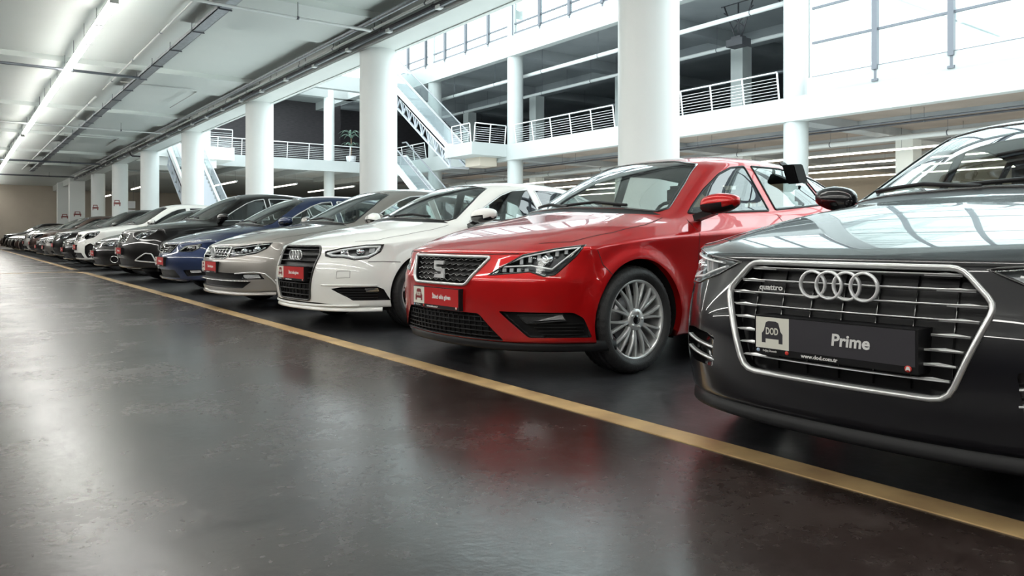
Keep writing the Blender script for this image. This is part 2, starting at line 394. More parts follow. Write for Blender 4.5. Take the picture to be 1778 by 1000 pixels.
def run(x, z, y0, y1, lab): batten(lab, None, y1-y0, M_LAMPFAR, .10, (x,y0,z), 5.2, seg=2.3)
for x, n in ((30.5,'highest'),(34.7,'middle'),(38.0,'lowest'),(42.5,'farthest, hardly visible')):
    run(x, 4.3, -8, 54, 'long warm strip light on the ground floor across the atrium, %s line' % n)
for x, n in ((22.4,'below the potted plant'),(18.3,'next to the third near column'),(14.4,'behind the fourth near column')):
    run(x, 4.3, 49, 57.5, 'warm strip light under the end walkway, %s' % n)
run(10.6, 4.3, 57.9, 62, 'strip light between the far columns above the white sign')
run(10.6, 4.3, 71, 75, 'farthest small strip light between the stickered columns')

# ---- services under the near ceiling
r = tag(empty('cable_tray', (4.18,0,0)), 'grey galvanised cable tray hanging under the white ceiling over the aisle', 'cable tray')
MB().box(-.11,.11,-6,60,5.18,5.2).box(-.11,-.10,-6,60,5.18,5.26).box(.10,.11,-6,60,5.18,5.26).build('tray', M_GALV, r)
for i in range(33):
    y = -5+2*i; MB().bar((-.12,y,5.165),(-.12,y,5.36),.012).bar((.12,y,5.165),(.12,y,5.36),.012).bar((-.14,y,5.17),(.14,y,5.17),.03,.02).build('hanger', M_STEEL, r)
for x, rr in ((-.06,.018),(-.01,.022),(.05,.016)): MB().tube([(x,-6,5.2+rr),(x,60,5.2+rr)], rr, 6).build('cable', M_DARKPIPE, r)
r = tag(empty('air_duct', (3.93,0,0)), 'wide pale ceiling duct beside the cable tray, ending overhead', 'duct')
MB().box(-.16,.08,-6,14.6,5.10,5.355).build('duct_body', mat('duct_paint', (.46,.45,.44), .5), r)
MB().box(-.165,.085,14.55,14.62,5.095,5.36).build('end_flange', M_STEEL, r)
def pipe_thing(lab, pts, rad, m, cat='pipe', n=8, hang=None, name='pipe'):
    r = tag(empty(name, (pts[0][0], pts[0][1], 0)), lab, cat)
    o = Vector((pts[0][0], pts[0][1], 0)); MB().tube([Vector(p)-o for p in pts], rad, n).build('pipe_run', m, r)
    if hang:
        a, b = Vector(pts[0]), Vector(pts[-1]); ln_ = (b-a).length; k = int(ln_/hang[0]); dd = (b-a).normalized()*.02
        for i in range(k):
            q = a.lerp(b, (i+.5)/k) - o; MB().tube([q, (q.x,q.y,hang[1])], .007, 5).tube([q-dd,q+dd], rad+.008, 8).build('pipe_hanger', M_STEEL, r)
    return r
pipe_thing('thin white pipe hung parallel to the tray, with short drop rods', [(3.66,-6,5.3),(3.66,26,5.3)], .022, M_PIPE, hang=(3.2,5.36))
pipe_thing('thin white pipe hung parallel to the tray, farther stretch', [(3.66,27.5,5.30),(3.66,60,5.30)], .03, M_PIPE, hang=(3.2,5.36))
for i, (y, x0, x1, rad, lab) in enumerate(((14.3,-8.5,6.9,.028,'thin white pipe crossing the ceiling overhead, frontmost'),(22.2,-8.5,4.0,.035,'grey conduit crossing the ceiling up to the cable tray'),
        (33.6,-8.5,6.9,.03,'third thin pipe crossing the ceiling'),(50,-8.5,6.9,.05,'dark pipe crossing the far ceiling'),(62,-8.5,6.9,.05,'dark pipe crossing the ceiling before the end wall'))):
    pipe_thing(lab, [(x0,y,5.05),(x1,y,5.05)], rad, M_PIPE if i in (0,2) else M_STEEL, hang=(3,5.36))
pipe_thing('bent thin conduit on the ceiling dropping to the beam behind the third near column', [(3.9,24.6,5.335),(5.9,24.6,5.335),(6.1,24.8,5.335),(6.1,28.5,5.335)], .018, M_PIPE)
pipe_thing('bent thin conduit on the far ceiling', [(3.9,38.6,5.335),(6.0,38.6,5.335),(6.1,38.7,5.335),(6.1,42.5,5.335)], .022, M_PIPE)
# conduits along the beam
for i, (x, z, rad, m, lab) in enumerate(((7.26,5.14,.045,M_DARKPIPE,'dark pipe running along the inner face of the edge beam'),(7.10,5.18,.03,M_PIPE,'white pipe running beside the dark one under the edge beam'),
        (7.33,5.03,.022,M_PIPE,'thin white conduit low on the edge beam'),(7.0,5.30,.05,M_GALV,'galvanised pipe highest under the ceiling beside the edge beam'),(7.34,4.985,.012,M_PIPE,'thin conduit along the underside of the edge beam'))):
    pipe_thing(lab, [(x,-8,z),(x,65,z)], rad, m, hang=(2.1,5.4) if i in (0,1) else None)
r = tag(empty('light_track', (7.2,0,5.04)), 'slim rail with small clips along the edge beam over the columns', 'rail')
MB().box(-.03,.03,-8,65,0,.035).build('track', M_STEEL, r)
for i in range(35): MB().box(-.05,.05,-6+2*i,-5.86+2*i,-.03,.04).build('track_clip', M_PIPE, r)
for y, lab in ((42.0,'dark bracket arm sticking out at the head of the sixth near column'),):
    r = tag(empty('wall_bracket', (7.1,y,4.95)), lab, 'bracket'); MB().tube([(0,0,.1),(.02,0,0),(.1,0,-.08),(.9,0,-.1)], .04, 8).build('arm', M_DARKPIPE, r)
# security camera on the end wall
r = tag(empty('security_camera', (2.9,81.95,3.55)), 'small dark security camera on the beige end wall', 'camera')
MB().box(-.05,.05,-.25,.05,-.03,.03).build('bracket', M_DARKPIPE, r); MB().lathe([(0,-.12),(.12,-.1),(.15,0),(.12,.1),(0,.14)], (0,-.3,-.1), n=12).build('dome', M_BLACKP, r)
r = tag(empty('wall_sign', (11.2,66,3.0)), 'white two-part sign hanging between the far columns', 'sign')
MB().box(-.35,.35,0,.05,-.62,-.05).box(-.35,.35,0,.05,.05,.62).build('board', mat('sign_white', (.85,.87,.9), .4), r); MB().tube([(-.2,.02,.6),(-.2,.02,2.2)],.01,5).tube([(.2,.02,.6),(.2,.02,2.2)],.01,5).build('hanger', M_STEEL, r)
# pipes across the atrium
for (x,z,rad,y0,y1,lab,m) in ((24.7,9.43,.10,16,46,'thick white pipe under the upper deck, frontmost across the atrium',M_PIPE),(28,9.3,.09,16,50,'second white pipe farther in under the upper deck',M_PIPE),
        (35,9.5,.12,16,54,'grey duct pipe deep under the upper deck',M_GALV),(29.8,9.8,.05,16,54,'thin dark pipe under the upper deck',M_DARKPIPE),
        (28.3,4.5,.10,-12,46,'thick white pipe under the ground floor soffit across the atrium',M_PIPE),(26.2,4.7,.04,-12,50,'thin dark pipe under the first soffit across the atrium',M_DARKPIPE),
        (25.3,4.66,.03,-12,50,'thin grey conduit under the first soffit across the atrium',M_STEEL)):
    pipe_thing(lab, [(x,y0,z),(x,y1,z)], rad, m, hang=(4.17,10.9 if z > 6 else 5.2), n=10)
for y, lab in ((20.6,'dark hanging cradle of crossed rods under the upper deck, complete one'),(18.0,'dark crossed hanging rods beside the cradle')):
    r = tag(empty('hanging_cradle', (27.2,y,9.3)), lab, 'bracket'); m = MB()
    for a in (-.75,0,.75):
        m.tube([(0,a,1.6),(0,a*.15,0)], .035, 5)
    m.tube([(0,-.75,1.3),(0,.3,.5)], .03, 5).tube([(0,.75,1.3),(0,-.3,.5)], .03, 5).tube([(0,-.9,1.6),(0,.9,1.6)], .04, 5)
    m.build('rod', M_DARKPIPE, r)
    if y > 20: MB().box(-.3,.3,-.42,.42,-.3,.0).box(-.2,.2,-.25,.25,0,.12).build('clamp_box', M_DARKPIPE, r)

# ---- railings: posts lean, five bars between them
def railing(a, b, lab, group=None, z=5.69, n=None, lean=(0,0)):
    a, b = Vector(a), Vector(b); ln_ = (b-a).length; n = n or max(1, round(ln_/1.35)); r = tag(empty('railing', (a.x,a.y,z)), lab, 'railing', group)
    d = b-a; L_ = Vector((lean[0],lean[1],0))
    for i in range(n+1):
        p = d*(i/n); MB().bar(p, p+L_+Vector((0,0,.95)), .055, .03).build('post', M_RAIL, r)
    MB().tube([L_+Vector((0,0,.97)), d+L_+Vector((0,0,.97))], .028, 6).build('handrail', M_RAIL, r)
    m = MB()
    for k in range(7):
        q = L_*(k+1)/8; m.tube([q+Vector((0,0,.11*(k+1))), d+q+Vector((0,0,.11*(k+1)))], .009, 5)
    m.build('rail_bar', M_RAIL, r); return r
railing((23.7,16.2,0),(23.7,23.6,0),'white balcony railing across the atrium, stretch nearest the glazed bay','balcony railings',lean=(-.14,0))
railing((23.7,24.55,0),(23.7,31.9,0),'white balcony railing across the atrium, stretch up to the platform','balcony railings',lean=(-.14,0))
railing((21.5,32.6,0),(23.45,32.6,0),'short white railing on the near edge of the escalator platform','platform railings',n=2,lean=(0,-.12))
railing((21.42,32.75,0),(21.42,34.5,0),'short white railing on the long edge of the escalator platform','platform railings',n=2,lean=(-.08,0))
railing((22.9,35.3,0),(22.9,37.6,0),'small white railing behind the escalator platform',n=2)
railing((8.3,46.1,0),(23.5,46.1,0),'white railing along the end walkway in front of the dark wall',lean=(0,-.12))
railing((10.6,42.7,0),(12.3,42.7,0),'white railing on the landing of the lower escalator',lean=(0,-.1))
railing((23.7,41.3,0),(23.7,45.8,0),'white balcony railing across the atrium behind the escalator','balcony railings',lean=(-.14,0))
trimb(MB().box(21.35,23.6,32.55,35.25,5.05,5.7), M_FASCIA)
trimb(MB().box(22.4,23.5,33.4,34.8,4.6,5.06), M_BEIGE)

# ---- escalators
def escalator(lab, x, y0, z0, y1, z1, wd=1.15, truss=True, name='escalator'):
    """runs along +Y from (y0,z0) up to (y1,z1)"""
    r = tag(empty(name, (x,y0,z0)), lab, 'escalator'); dy, dz = y1-y0, z1-z0; n = int(abs(dz)/.2); s = dz/dy
    st = MB()
    for i in range(n):
        ya, za = dy*i/n, dz*i/n; st.box(.14,wd-.14,ya,ya+dy/n+.05,za-.18,za+dz/n)
    st.build('step', mat('escalator_step', (.55,.57,.61), .5), r)
    for sd, xs in (('near',0),('far',wd)):
        q = .05 if xs == 0 else -.05
        MB().prism([(xs-.05,-.5,-.35),(xs-.05,0,-.35),(xs-.05,dy,dz-.35),(xs-.05,dy+.6,dz-.35),(xs-.05,dy+.6,dz+.12),(xs-.05,dy,dz+.12),(xs-.05,0,.12),(xs-.05,-.5,.12)], (.12,0,0)).build('side_skirt', M_RAIL, r)
        MB().prism([(xs,-.3,.1),(xs,dy,dz+.1),(xs,dy,dz+.85),(xs,-.3,.85)], (.012,0,0)).build('glass_balustrade', M_PANE, r)
        MB().tube([(xs,-.55,.45),(xs,-.45,.8),(xs,-.2,.93),(xs,dy,dz+.93),(xs,dy+.5,dz+.93)], .045, 6).build('handrail', mat('handrail_grey', (.25,.26,.28), .4), r)
    if truss:
        t = MB()
        for xs in (0,wd):
            a0, a1 = Vector((xs,-.3,-1.15)), Vector((xs,dy,dz-1.15)); b0, b1 = Vector((xs,-.3,-.35)), Vector((xs,dy,dz-.35))
            t.bar(a0,a1,.1); t.bar(b0,b1,.1); k = 11
            for i in range(k):
                t.bar(a0.lerp(a1,i/k), b0.lerp(b1,(i+.5)/k), .06); t.bar(b0.lerp(b1,(i+.5)/k), a0.lerp(a1,(i+1)/k), .06); t.bar(a0.lerp(a1,i/k), b0.lerp(b1,i/k), .05)
        t.bar((0,-.3,-1.15),(wd,-.3,-1.15),.1); t.build('truss', mat('truss_steel', (.50,.53,.58), .4, .4), r)
    return r
escalator('long upper escalator with open white truss rising from the balcony platform', 21.5, 35.2, 5.69, 43.2, 11.2)
escalator('lower escalator partly hidden behind the column above the white car', 21.2, 33.4, 0.3, 41.4, 5.69, truss=False)
escalator('escalator seen in the gap between the third and fourth near columns', 9.0, 34.6, 0.2, 42.6, 5.69, wd=1.3)
r = tag(empty('warning_sign', (21.5,42.2,10.9)), 'small red sign at the head of the upper escalator', 'sign')
MB().box(-.09,-.055,-.22,.22,.30,.56).build('sign_board', mat('sign_red', (.75,.03,.04), .5), r)
# ---- potted plant on the walkway
r = tag(empty('potted_plant', (21.25,47.0,5.6)), 'potted palm-like plant behind the railing of the end walkway', 'plant')
MB().lathe([(0,0),(.26,0),(.34,.55),(.30,.55),(.28,.5),(0,.5)], n=20).build('pot', mat('pot_white', (.55,.56,.58), .4), r)
MB().tube([(0,0,.5),(.03,.02,1.2),(0,0,2.0)], [.05,.045,.03], 8).build('stem', mat('stem', (.16,.11,.07), .7), r)
lf = MB()
for tier, z, n in ((0,2.0,9),(1,1.75,8),(2,1.2,7)):
    for i in range(n):
        a = 2*PI*i/n + tier; l = .85-.06*tier; d = Vector((math.cos(a),math.sin(a),0)); sd = Vector((-d.y,d.x,0)); prev = None
        for j in range(7):
            t = j/6; p = Vector((0,0,z)) + d*l*t + Vector((0,0,.28*math.sin(t*2.6)-.15*t*t)); w_ = .055*math.sin(PI*min(1,t*.9+.1))
            cur = (lf.bm.verts.new(p-sd*w_), lf.bm.verts.new(p+Vector((0,0,.012))), lf.bm.verts.new(p+sd*w_))
            if prev: lf.bm.faces.new((prev[0],prev[1],cur[1],cur[0])); lf.bm.faces.new((prev[1],prev[2],cur[2],cur[1]))
            prev = cur
lf.build('leaves', mat('leaf', (.12,.20,.15), .4), r, recalc=False)
# ================================================================ car materials
def paint(name, col, metal=.0, rough=.35, ior=1.5):
    m = mat(name, col, rough, metal, coat=1., spec=.2); b = m.node_tree.nodes['Principled BSDF']; b.inputs['Coat Roughness'].default_value = .015
    b.inputs['Coat IOR'].default_value = ior
    g = N(m, 'ShaderNodeNewGeometry'); mx = N(m, 'ShaderNodeMix', data_type='RGBA'); mx.inputs[6].default_value = (*col,1); mx.inputs[7].default_value = (.03,.03,.032,1)
    L(m, g.outputs['Backfacing'], mx.inputs[0]); L(m, mx.outputs[2], b.inputs['Base Color'])
    return m
P_RED = paint('red_paint', (.46,.003,.004), .45, .36)
P_BLACK = paint('black_paint', (.0035,.0037,.006), .0, .3, ior=1.42)
P_WHITE = paint('white_car_paint', (.88,.89,.86), 0, .4)
P_BEIGE = paint('beige_silver_paint', (.32,.30,.28), .75, .38)
P_BLUE = paint('blue_paint', (.018,.032,.085), .5, .35)
P_DARK = paint('dark_paint', (.005,.0045,.0045), .0, .3, ior=1.42)
P_GREY = paint('grey_paint', (.16,.15,.14), .7, .35)
P_SILVER = paint('silver_paint', (.42,.41,.39), .6, .35)
P_BROWN = paint('brown_paint', (.06,.035,.028), .5, .35)
M_TYRE = mottled('tyre', (.016,.016,.017), (.026,.026,.027), 30, .5, .65, .2)
M_ALLOY = mat('alloy', (.74,.75,.75), .3, .55)
M_DARKALLOY = mat('dark_alloy', (.10,.10,.11), .35, .8)
M_DISC = mat('brake_steel', (.25,.25,.26), .35, .9)
M_LAMPIN = mat('lamp_housing_dark', (.02,.021,.024), .25, .3)
M_LAMPCH = mat('lamp_reflector', (.72,.74,.76), .12, 1.)
M_DRL = mat('light_guide', (.92,.93,.94), .3, .1)
M_SEATF = mat('seat_fabric', (.03,.03,.033), .8)
M_DASH = mat('dashboard_plastic', (.035,.034,.033), .7)
M_PLATER = mat('plate_red', (.50,.006,.008), .35)
M_PLATEW = mat('plate_cream', (.80,.79,.70), .4)
M_PLATEK = mat('plate_charcoal', (.040,.038,.045), .35)
M_PRINT = mat('print_white', (.82,.82,.80), .5)
M_PRINTR = mat('print_red', (.60,.04,.03), .5)

# ================================================================ car body cage (x back from the nose, y across, z up)
CAP = [
 [(.10,0,.735),(.12,.34,.733),(.19,.58,.728),(.31,.72,.735),(.42,.80,.755),(.50,.865,.765)],
 [(.26,0,.80),(.27,.34,.80),(.33,.58,.79),(.42,.71,.785),(.52,.80,.79),(.60,.875,.775)],
 [(.52,0,.875),(.53,.34,.875),(.57,.58,.865),(.64,.72,.85),(.72,.805,.83),(.80,.885,.795)],
 [(.82,0,.935),(.83,.34,.935),(.86,.58,.925),(.92,.72,.905),(.98,.81,.875),(1.05,.893,.82)],
 [(1.10,0,.995),(1.12,.34,.99),(1.20,.58,.975),(1.30,.70,.955),(1.34,.80,.915),(1.36,.90,.84)],
 [(1.48,0,1.215),(1.50,.32,1.21),(1.58,.53,1.185),(1.67,.645,1.15),(1.72,.80,.955),(1.72,.903,.855)],
 [(1.88,0,1.40),(1.89,.30,1.395),(1.95,.48,1.375),(2.02,.585,1.335),(2.10,.798,.98),(2.10,.905,.87)],
 [(2.25,0,1.452),(2.25,.32,1.447),(2.28,.50,1.424),(2.30,.60,1.378),(2.45,.80,1.0),(2.45,.905,.88)],
 [(2.75,0,1.460),(2.75,.32,1.454),(2.77,.50,1.427),(2.78,.60,1.382),(2.85,.80,1.03),(2.85,.905,.895)],
 [(3.25,0,1.425),(3.25,.31,1.42),(3.25,.48,1.39),(3.25,.585,1.34),(3.28,.79,1.06),(3.28,.90,.915)],
 [(3.72,0,1.345),(3.71,.30,1.335),(3.66,.45,1.30),(3.62,.55,1.255),(3.68,.765,1.09),(3.70,.885,.93)],
 [(4.05,0,1.08),(4.04,.32,1.08),(4.0,.5,1.075),(3.95,.62,1.07),(3.95,.75,1.05),(3.98,.86,.93)],
 [(4.18,0,.93),(4.175,.32,.93),(4.15,.52,.925),(4.12,.66,.91),(4.09,.76,.90),(4.08,.83,.88)]]
FRONT = dict(y=[0,.35,.60,.75,.845,.895], dx=[0,.03,.12,.27,.42,.55], rows=[(.62,.045),(.50,.0),(.36,.0),(.215,.045),(.20,.32)])
SIDE = [(.62,.902),(.46,.908),(.32,.900),(.20,.872),(.19,.66)]
REAR = dict(x=[4.26,4.27,4.25,4.19,3.9], z=[.74,.55,.38,.24,.22])
def interp(tab, v):
    if v <= tab[0][0]: return v + tab[0][1]-tab[0][0]
    for (a,b),(c,d) in zip(tab[:-1], tab[1:]):
        if v <= c: return b + (d-b)*(v-a)/(c-a)
    return v + tab[-1][1]-tab[-1][0]
IN_ = lambda x: interp([(0,0),(99,99)], x)

class View:
    def __init__(s, phi=0., side=1, top=False):
        if top: s.A, s.B, s.D = Vector((1,0,0)), Vector((0,1,0)), Vector((0,0,1))
        else:
            p = math.radians(phi); s.A = Vector((math.sin(p), side*math.cos(p), 0)); s.B = Vector((0,0,1)); s.D = Vector((-math.cos(p), side*math.sin(p), 0))
    def p2(s, v): return (v.dot(s.A), v.dot(s.B))
def inside(p, poly):
    x, y = p; c = False; n = len(poly); j = n-1
    for i in range(n):
        xi, yi = poly[i]; xj, yj = poly[j]
        if (yi > y) != (yj > y) and x < (xj-xi)*(y-yi)/(yj-yi)+xi: c = not c
        j = i
    return c
def roundpoly(pts, r, n=3):
    """round the corners of a closed polygon"""
    out = []; m = len(pts)
    for i, p in enumerate(pts):
        rr = r[i] if hasattr(r, '__len__') else r
        p = Vector(p); a = Vector(pts[i-1])-p; b = Vector(pts[(i+1)%m])-p
        if rr <= 0: out.append(tuple(p)); continue
        ra = min(rr, a.length*.45); rb = min(rr, b.length*.45); a.normalize(); b.normalize(); A_, B_ = p+a*ra, p+b*rb
        for k in range(n+1):
            t = k/n; out.append(tuple(A_*(1-t)**2 + p*2*t*(1-t) + B_*t*t))
    return out
def resample(pts, step, closed=False):
    out = []; P = list(pts) + ([pts[0]] if closed else [])
    for a, b in zip(P[:-1], P[1:]):
        a, b = Vector(a), Vector(b); n = max(1, int((b-a).length/step + .5))
        out += [tuple(a.lerp(b, i/n)) for i in range(n)]
    if not closed: out.append(tuple(P[-1]))
    return out

class Car:
    def __init__(s, name, label, Xn, Yc, theta, paint_m, half_w=.908, fcrease=(.0,.0), screase=.45, wx=None, wz=None, length=4.28, level=3, wheel=(.87,3.506,.317), group=None, cap=None, front=None, rear=None, side=None, arch=.362):
        s.len = length; s.paint = paint_m; s.wheel = wheel; s.level = level
        th = math.radians(theta); c, n = math.cos(th), math.sin(th)
        # nose point (Xn,Yc); the car stretches back along (cos, sin)
        s.off = length/2
        s.root = tag(empty('car', (Xn + s.off*c, Yc + s.off*n, 0), th), label, 'car', group)
        wx = wx or [(0,0),(9,9)]; wz = wz or [(0,0),(9,9)]; ky = half_w/.908
        W = lambda p: Vector((interp(wx, p[0]), p[1]*ky, interp(wz, p[2])))
        s.W = W; s.ky = ky; s.wxm = wx; s.wzm = wz
        cap = cap or CAP; front = front or FRONT; rear = rear or REAR; side = side or SIDE
        bm = bmesh.new(); C = [[W(p) for p in row] for row in cap]; s.C = C
        V = [[bm.verts.new(p) for p in row] for row in C]; ns = len(cap)
        def quad(a,b,c_,d):
            f = bm.faces.new((a,b,c_,d)); f.smooth = True; return f
        for i in range(ns-1):
            for j in range(5): quad(V[i][j], V[i][j+1], V[i+1][j+1], V[i+1][j])
        belt = []
        for c_ in range(6):
            col = [V[0][c_]]
            for r,(z,x) in enumerate(front['rows']):
                y = front['y'][c_]; 
                if r == 4: y *= .8
                col.append(bm.verts.new(W((x+front['dx'][c_]*(1 if r<4 else .7), y, z))))
            belt.append(col)
        for i in range(1, ns):
            x = cap[i][5][0]; col = [V[i][5]]
            for r,(z,y) in enumerate(side):
                taper = 0 if x > 1.0 or x < 0 else .02*(1.0-x)/.4
                if i == ns-1: col.append(bm.verts.new(W((x+.03, y-.05, rear['z'][r]*.5+z*.5))))
                else: col.append(bm.verts.new(W((x, y-taper*.6-(.02 if i >= ns-2 else 0), z))))
            belt.append(col)
        for j in (4,3,2,1,0):
            y = [0,.36,.60,.74,.82][j]; col = [V[ns-1][j]]
            for r in range(5):
                col.append(bm.verts.new(W((rear['x'][r]-[0,.01,.05,.10,.15][j], y*(1 if r<4 else .8), rear['z'][r]))))
            belt.append(col)
        for a, b in zip(belt[:-1], belt[1:]):
            for r in range(5): quad(a[r+1], b[r+1], b[r], a[r])
        # creases
        cl = bm.edges.layers.float.new('crease_edge')
        def crease(v1, v2, w_):
            e = bm.edges.get((v1,v2))
            if e: e[cl] = w_
        for c_ in range(5): crease(V[0][c_], V[0][c_+1], .55)
        for i in range(0, ns-1): crease(V[i][5], V[i+1][5], screase)
        for a, b in zip(belt[:6], belt[1:7]):
            for k in (0,1): crease(a[k+1], b[k+1], fcrease[k])
        for i in range(3, ns-2): crease(V[i][4], V[i+1][4], .5)
        for i in range(4, 10): crease(V[i][3], V[i+1][3], .35)
        for i in range(0, 4): crease(V[i][2], V[i+1][2], .35)
        for j in range(5): crease(V[4][j], V[4][j+1], .3); crease(V[ns-1][j], V[ns-1][j+1], .5)
        for a, b in zip(belt[:-1], belt[1:]): crease(a[4], b[4], .6)
        # mirror
        g = bmesh.ops.duplicate(bm, geom=bm.verts[:]+bm.edges[:]+bm.faces[:])['geom']
        for e in g:
            if isinstance(e, bmesh.types.BMVert): e.co.y = -e.co.y
        bmesh.ops.reverse_faces(bm, faces=[f for f in g if isinstance(f, bmesh.types.BMFace)])
        bmesh.ops.remove_doubles(bm, verts=bm.verts[:], dist=1e-5)
        me = bpy.data.meshes.new('cage'); bm.to_mesh(me); bm.free()
        o = bpy.data.objects.new('cage', me); COL.objects.link(o); md = o.modifiers.new('s', 'SUBSURF'); md.levels = level; md.render_levels = level
        md.boundary_smooth = 'PRESERVE_CORNERS'
        dg = bpy.context.evaluated_depsgraph_get(); dg.update(); em = bpy.data.meshes.new_from_object(o.evaluated_get(dg))
        bpy.data.objects.remove(o); bpy.data.meshes.remove(me)
        s.bm = bmesh.new(); s.bm.from_mesh(em); bpy.data.meshes.remove(em)
        bmesh.ops.recalc_face_normals(s.bm, faces=s.bm.faces[:])
        # the roof must face up
        top = max(s.bm.faces, key=lambda f: f.calc_center_median().z)
        if top.normal.z < 0: bmesh.ops.reverse_faces(s.bm, faces=s.bm.faces[:])
        for f in s.bm.faces: f.smooth = True
        s.wr = wheel[2]; s.arch = arch
        for v in s.bm.verts:                      # slight flare round each wheel
            if abs(v.co.y) > .7*ky:
                for xw in wheel[:2]:
                    d = math.hypot(v.co.x-xw, v.co.z-s.wr); t = (d-arch)/.09
                    if -3 < t < 1: q = 1-max(0,t); v.co.y += math.copysign(.014*q*q*(3-2*q), v.co.y)
        s.bm.normal_update(); s.base = s.bm.copy(); bmesh.ops.triangulate(s.base, faces=s.base.faces[:]); s.base.normal_update()
        s.base.faces.ensure_lookup_table(); s.bvh = BVHTree.FromBMesh(s.base)
        s.bco = [[(v.co.copy(), v.normal.copy()) for v in f.verts] for f in s.base.faces]
    # ---------- surface queries
    def hit(s, view, a, b):
        o = view.A*a + view.B*b + view.D*6
        p, n, i, d = s.bvh.ray_cast(o, -view.D)
        if p is None:
            p, n, i, d = s.bvh.find_nearest(view.A*a + view.B*b + view.D*1.0)
        return p
    def nrm(s, p):
        q, n, i, d = s.bvh.find_nearest(p)
        (a,na),(b,nb),(c,nc) = s.bco[i]
        v0, v1, v2 = b-a, c-a, q-a; d00, d01, d11, d20, d21 = v0.dot(v0), v0.dot(v1), v1.dot(v1), v2.dot(v0), v2.dot(v1)
        de = d00*d11-d01*d01
        if abs(de) < 1e-14: return n
        v = (d11*d20-d01*d21)/de; w_ = (d00*d21-d01*d20)/de
        r = na*(1-v-w_)+nb*v+nc*w_
        return r.normalized()
    # ---------- cutting
    def faces_in(s, view, poly, xr=(-1,9), ndot=.05):
        a0, a1 = min(p[0] for p in poly), max(p[0] for p in poly); b0, b1 = min(p[1] for p in poly), max(p[1] for p in poly)
        cand = []
        for f in s.bm.faces:
            if f.normal.dot(view.D) < ndot: continue
            c = f.calc_center_median()
            if not xr[0] < c.x < xr[1]: continue
            P = [view.p2(v.co) for v in f.verts]
            if max(p[0] for p in P) < a0 or min(p[0] for p in P) > a1 or max(p[1] for p in P) < b0 or min(p[1] for p in P) > b1: continue
            cand.append(f)
        n = len(poly)
        for i in range(n):
            p, q = poly[i], poly[(i+1) % n]; P3 = view.A*p[0]+view.B*p[1]; Q3 = view.A*q[0]+view.B*q[1]
            if (Q3-P3).length < 1e-5: continue
            nn = (Q3-P3).cross(view.D).normalized(); e = .0005
            lo0, lo1, l2, l3 = min(p[0],q[0])-e, max(p[0],q[0])+e, min(p[1],q[1])-e, max(p[1],q[1])+e
            sel = []; rest = []
            for f in cand:
                if not f.is_valid: continue
                P = [view.p2(v.co) for v in f.verts]
                if max(t[0] for t in P) < lo0 or min(t[0] for t in P) > lo1 or max(t[1] for t in P) < l2 or min(t[1] for t in P) > l3: rest.append(f)
                else: sel.append(f)
            if not sel: continue
            es = {x for f in sel for x in f.edges}; vs = {x for f in sel for x in f.verts}
            r = bmesh.ops.bisect_plane(s.bm, geom=list(vs)+list(es)+sel, dist=1e-6, plane_co=P3, plane_no=nn)
            new = {g for g in r['geom'] if isinstance(g, bmesh.types.BMFace) and g.is_valid}
            cand = [f for f in rest if f.is_valid] + [f for f in sel if f.is_valid and f not in new] + list(new)
            cand = list(dict.fromkeys(cand))
        out = []
        for f in cand:
            if f.is_valid and inside(view.p2(f.calc_center_median()), poly): out.append(f)
        return out
    def shape(s, faces, push=None, walls=False):
        """copy faces (pushed along the vector) into a new bmesh; walls join them back to the surface"""
        nb = bmesh.new(); mp = {}; mp0 = {}
        for f in faces:
            for v in f.verts:
                if v not in mp: mp[v] = nb.verts.new(v.co + (push if push else Vector((0,0,0))))
            try: nf = nb.faces.new([mp[v] for v in f.verts]); nf.smooth = True
            except ValueError: pass
        if walls:
            fs = set(faces)
            for f in faces:
                for l in f.loops:
                    e = l.edge
                    if sum(1 for g in e.link_faces if g in fs) == 1:
                        a, b = l.vert, l.link_loop_next.vert
                        for v in (a,b):
                            if v not in mp0: mp0[v] = nb.verts.new(v.co)
                        nb.faces.new((mp[b], mp[a], mp0[a], mp0[b]))
        return nb
    def link(s, nb, name, m, smooth_n=True, parent=None):
        me = bpy.data.meshes.new(name); nb.to_mesh(me); 
        mats = m if isinstance(m, (list,tuple)) else [m]
        for q in mats: me.materials.append(q)
        if smooth_n and len(me.vertices):
            me.normals_split_custom_set_from_vertices([s.nrm(v.co) for v in me.vertices])
        nb.free()
        if smooth_n != 'raw':
            me.transform(Matrix.Translation((-s.off,0,0)))
        o = bpy.data.objects.new(name, me); COL.objects.link(o); o.parent = parent or s.root
        return o
    def window(s, name, view, poly, m, xr=(-1,9), trim_m=None, tw=.012, parent=None, label=None):
        fs = s.faces_in(view, poly, xr)
        if not fs: return None
        o = s.link(s.shape(fs), name, m, parent=parent); bmesh.ops.delete(s.bm, geom=fs, context='FACES')
        if label: o['label'] = label
        if trim_m: s.sweep(view, poly, tw, .006, trim_m, 'window_trim', closed=True, parent=o)
        return o
    def recess(s, name, view, poly, depth, m, xr=(-1,9), cut=True, parent=None):
        fs = s.faces_in(view, poly, xr)
        if not fs: return None
        nb = s.shape(fs, -view.D*depth, True); o = s.link(nb, name, m, smooth_n=False, parent=parent)
        if cut: bmesh.ops.delete(s.bm, geom=fs, context='FACES')
        return o
    def panel(s, name, view, poly, m, lift=.0, xr=(-1,9), parent=None, cut=True):
        fs = s.faces_in(view, poly, xr)
        if not fs: return None
        nb = s.shape(fs, view.D*lift, lift != 0); o = s.link(nb, name, m, parent=parent)
        if cut: bmesh.ops.delete(s.bm, geom=fs, context='FACES')
        return o
    def path3(s, view, pts, inset=0., step=.02, closed=False):
        return [s.hit(view, *p) - view.D*inset for p in resample(pts, step, closed)]
